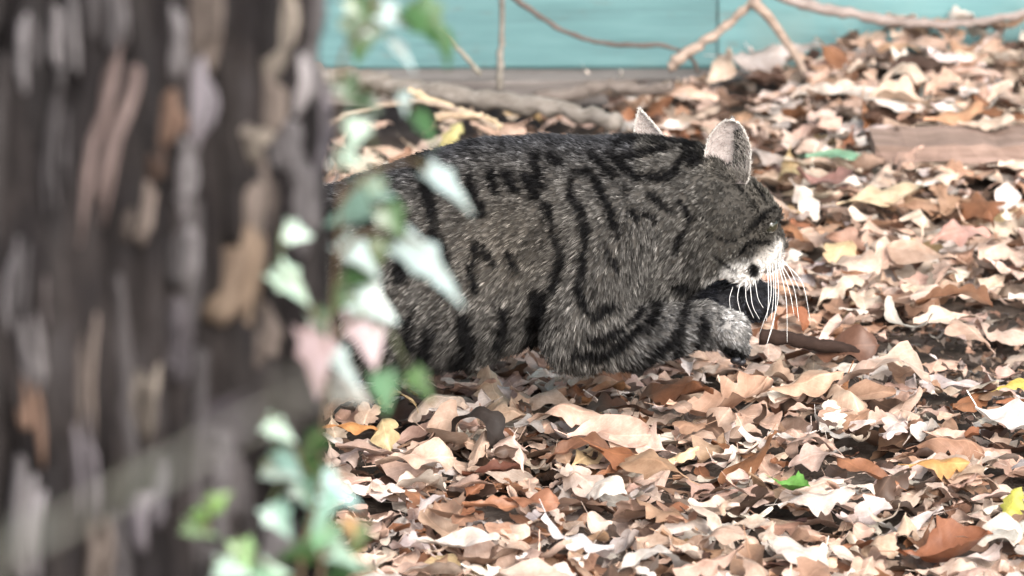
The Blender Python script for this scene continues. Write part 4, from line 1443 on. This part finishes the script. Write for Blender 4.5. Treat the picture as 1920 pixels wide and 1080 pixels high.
# agouti ticking: neighbouring clumps differ
tick = np.exp(RNG.normal(-0.16, 0.56, NCL))
tick = np.where(wm0 > 0.4, 1.0 + 0.1 * RNG.normal(size=NCL), tick)
tick = np.clip(tick, 0.22, 3.2)
ln *= RNG.uniform(0.75, 1.2, NCL)
B0 = np.cross(N0, flow)
NS = NCL * PER
rep = lambda A: np.repeat(A, PER, axis=0)
ro, an = 0.0019 * np.sqrt(RNG.random(NS)), RNG.random(NS) * 6.283
off = rep(flow) * (ro * np.cos(an))[:, None] + rep(B0) * (ro * np.sin(an))[:, None]
root_ = rep(C0) + off
sd_ = cat_sdf(root_)
Nn = rep(N0)
root_ = root_ - Nn * sd_[:, None] - Nn * 0.001
L = rep(ln) * RNG.uniform(0.8, 1.15, NS)
lift = np.clip(RNG.normal(0.9, 0.22, NS), 0.2, 1.4)
K = 5
pts = np.zeros((NS, K, 3))
jit = (RNG.random((NS, 3)) - 0.5) * 0.35
for k in range(K):
    s = k / (K - 1)
    nl = L * (lift * s - 0.30 * lift * s * s)
    p = root_ + rep(flow) * (L * s * 0.92)[:, None] + Nn * nl[:, None]
    p = p - off * (0.62 * s * s) + jit * (L * s * s * 0.5)[:, None]
    p[:, 2] -= L * 0.12 * s * s
    pts[:, k] = p
sv_ = np.exp(RNG.normal(0, 0.22, NS))[:, None]
keys = [rep(c_ * tick[:, None]) * sv_ for c_, _ in CS]
colS = np.stack([keys[0], (keys[0] + keys[1]) / 2, keys[1], (keys[1] + keys[2]) / 2, keys[2]], 1)
radS = np.where(np.repeat(isH, PER), 0.00016, 0.00021)

# ear fuzz and the light rims
def fuzz(grid, n, length, out, color, edge):
    rows, cols, _ = grid.shape
    P, D, Cc, Ll = [], [], [], []
    for _ in range(n):
        i = RNG.random() * (rows - 1.01)
        if edge:
            j = 0.02 if RNG.random() < 0.5 else cols - 1.02
        else:
            j = RNG.random() * (cols - 1.01)
        i0, j0 = int(i), int(j)
        a, b = i - i0, j - j0
        p = grid[i0, j0] * (1 - a) * (1 - b) + grid[i0 + 1, j0] * a * (1 - b) + grid[i0, j0 + 1] * (1 - a) * b + grid[i0 + 1, j0 + 1] * a * b
        upd = grid[i0 + 1, j0] - grid[i0, j0]; upd = upd / (np.linalg.norm(upd) + 1e-9)
        P.append(p); D.append(upd * 0.8 + np.array(out) * 0.5 + RNG.normal(0, 0.25, 3)); Ll.append(length * RNG.uniform(0.6, 1.2))
        Cc.append(np.array(color) * RNG.uniform(0.6, 1.3))
    return np.array(P), np.array(D), np.array(Ll), np.array(Cc)


extra = []
for g_in, g_bk in ((ear_in, ear_bk), (ear2_in, ear2_bk)):
    extra.append(fuzz(g_in, 800, 0.0035, (0, -0.4, 0), (0.8, 0.75, 0.7), True))
    extra.append(fuzz(g_in, 900, 0.004, (0.1, -0.5, 0.2), (0.58, 0.52, 0.49), False))
    extra.append(fuzz(g_bk, 1500, 0.004, (0, 0.6, 0), (0.14, 0.13, 0.12), False))
extra.append(fuzz(ear_in[1:11, 8:], 420, 0.013, (-0.3, -0.6, 0.3), (0.4, 0.37, 0.34), False))
extra.append(fuzz(ear_in[3:12, 8:12], 800, 0.007, (-0.2, -0.5, 0.3), (0.025, 0.025, 0.027), False))  # dark tufts, also standing for shade inside the cup
extra.append(fuzz(ear_in[1:5, 4:9], 420, 0.006, (0.1, -0.4, 0.2), (0.05, 0.045, 0.045), False))  # dark hairs standing for shade at the ear's base
extra.append(fuzz(ear_in[0:3, :], 900, 0.011, (-0.2, -0.5, -0.2), (0.24, 0.22, 0.195), False))
extra.append(fuzz(ear_in[0:4, 2:9], 500, 0.009, (0, -0.6, 0.1), (0.5, 0.46, 0.42), False))
for (P, D, Ll, Cc) in extra:
    D /= np.linalg.norm(D, axis=1)[:, None]
    q = np.stack([P + D * (Ll * k / (K - 1))[:, None] - np.array([0, 0, 1]) * (Ll * 0.2 * (k / (K - 1)) ** 2)[:, None] for k in range(K)], 1)
    pts = np.concatenate([pts, q]); colS = np.concatenate([colS, np.repeat(Cc[:, None, :], K, 1)]); radS = np.concatenate([radS, np.full(len(P), 0.00015)])

NT = len(pts)
hc = bpy.data.hair_curves.new("fur")
hc.add_curves([K] * NT)
hc.attributes['position'].data.foreach_set('vector', (pts - ORG[cat.name]).reshape(-1).astype(np.float32))
ra_ = hc.attributes.get('radius') or hc.attributes.new('radius', 'FLOAT', 'POINT')
prof = np.array([1.0, 1.0, 0.9, 0.65, 0.2])
ra_.data.foreach_set('value', (radS[:, None] * prof[None, :]).reshape(-1).astype(np.float32))
at_ = hc.attributes.new('coat', 'FLOAT_COLOR', 'POINT')
at_.data.foreach_set('color', np.concatenate([np.clip(colS, 0.003, 0.9), np.ones((NT, K, 1))], 2).reshape(-1).astype(np.float32))
M = Mat("tabby_fur")
a = M.n("ShaderNodeAttribute"); a.attribute_name = "coat"
hi = M.n("ShaderNodeHairInfo")
band = M.ramp(hi.outputs['Intercept'], [(0.0, (0.3, 0.29, 0.28)), (0.4, (0.75, 0.74, 0.73)), (0.7, (1.0, 1.0, 1.0)), (0.88, (1.0, 1.0, 1.0)), (1.0, (0.55, 0.55, 0.55))])
M.l(M.mix(1.0, a.outputs['Color'], band, 'MULTIPLY'), M.b.inputs['Base Color'])
M.set(Roughness=0.55, Specular_IOR_Level=0.06)
hc.materials.append(M.m)
fur = bpy.data.objects.new("fur", hc)
COL.objects.link(fur)
fur.parent = cat
scene.cycles_curves.shape = 'RIBBONS'
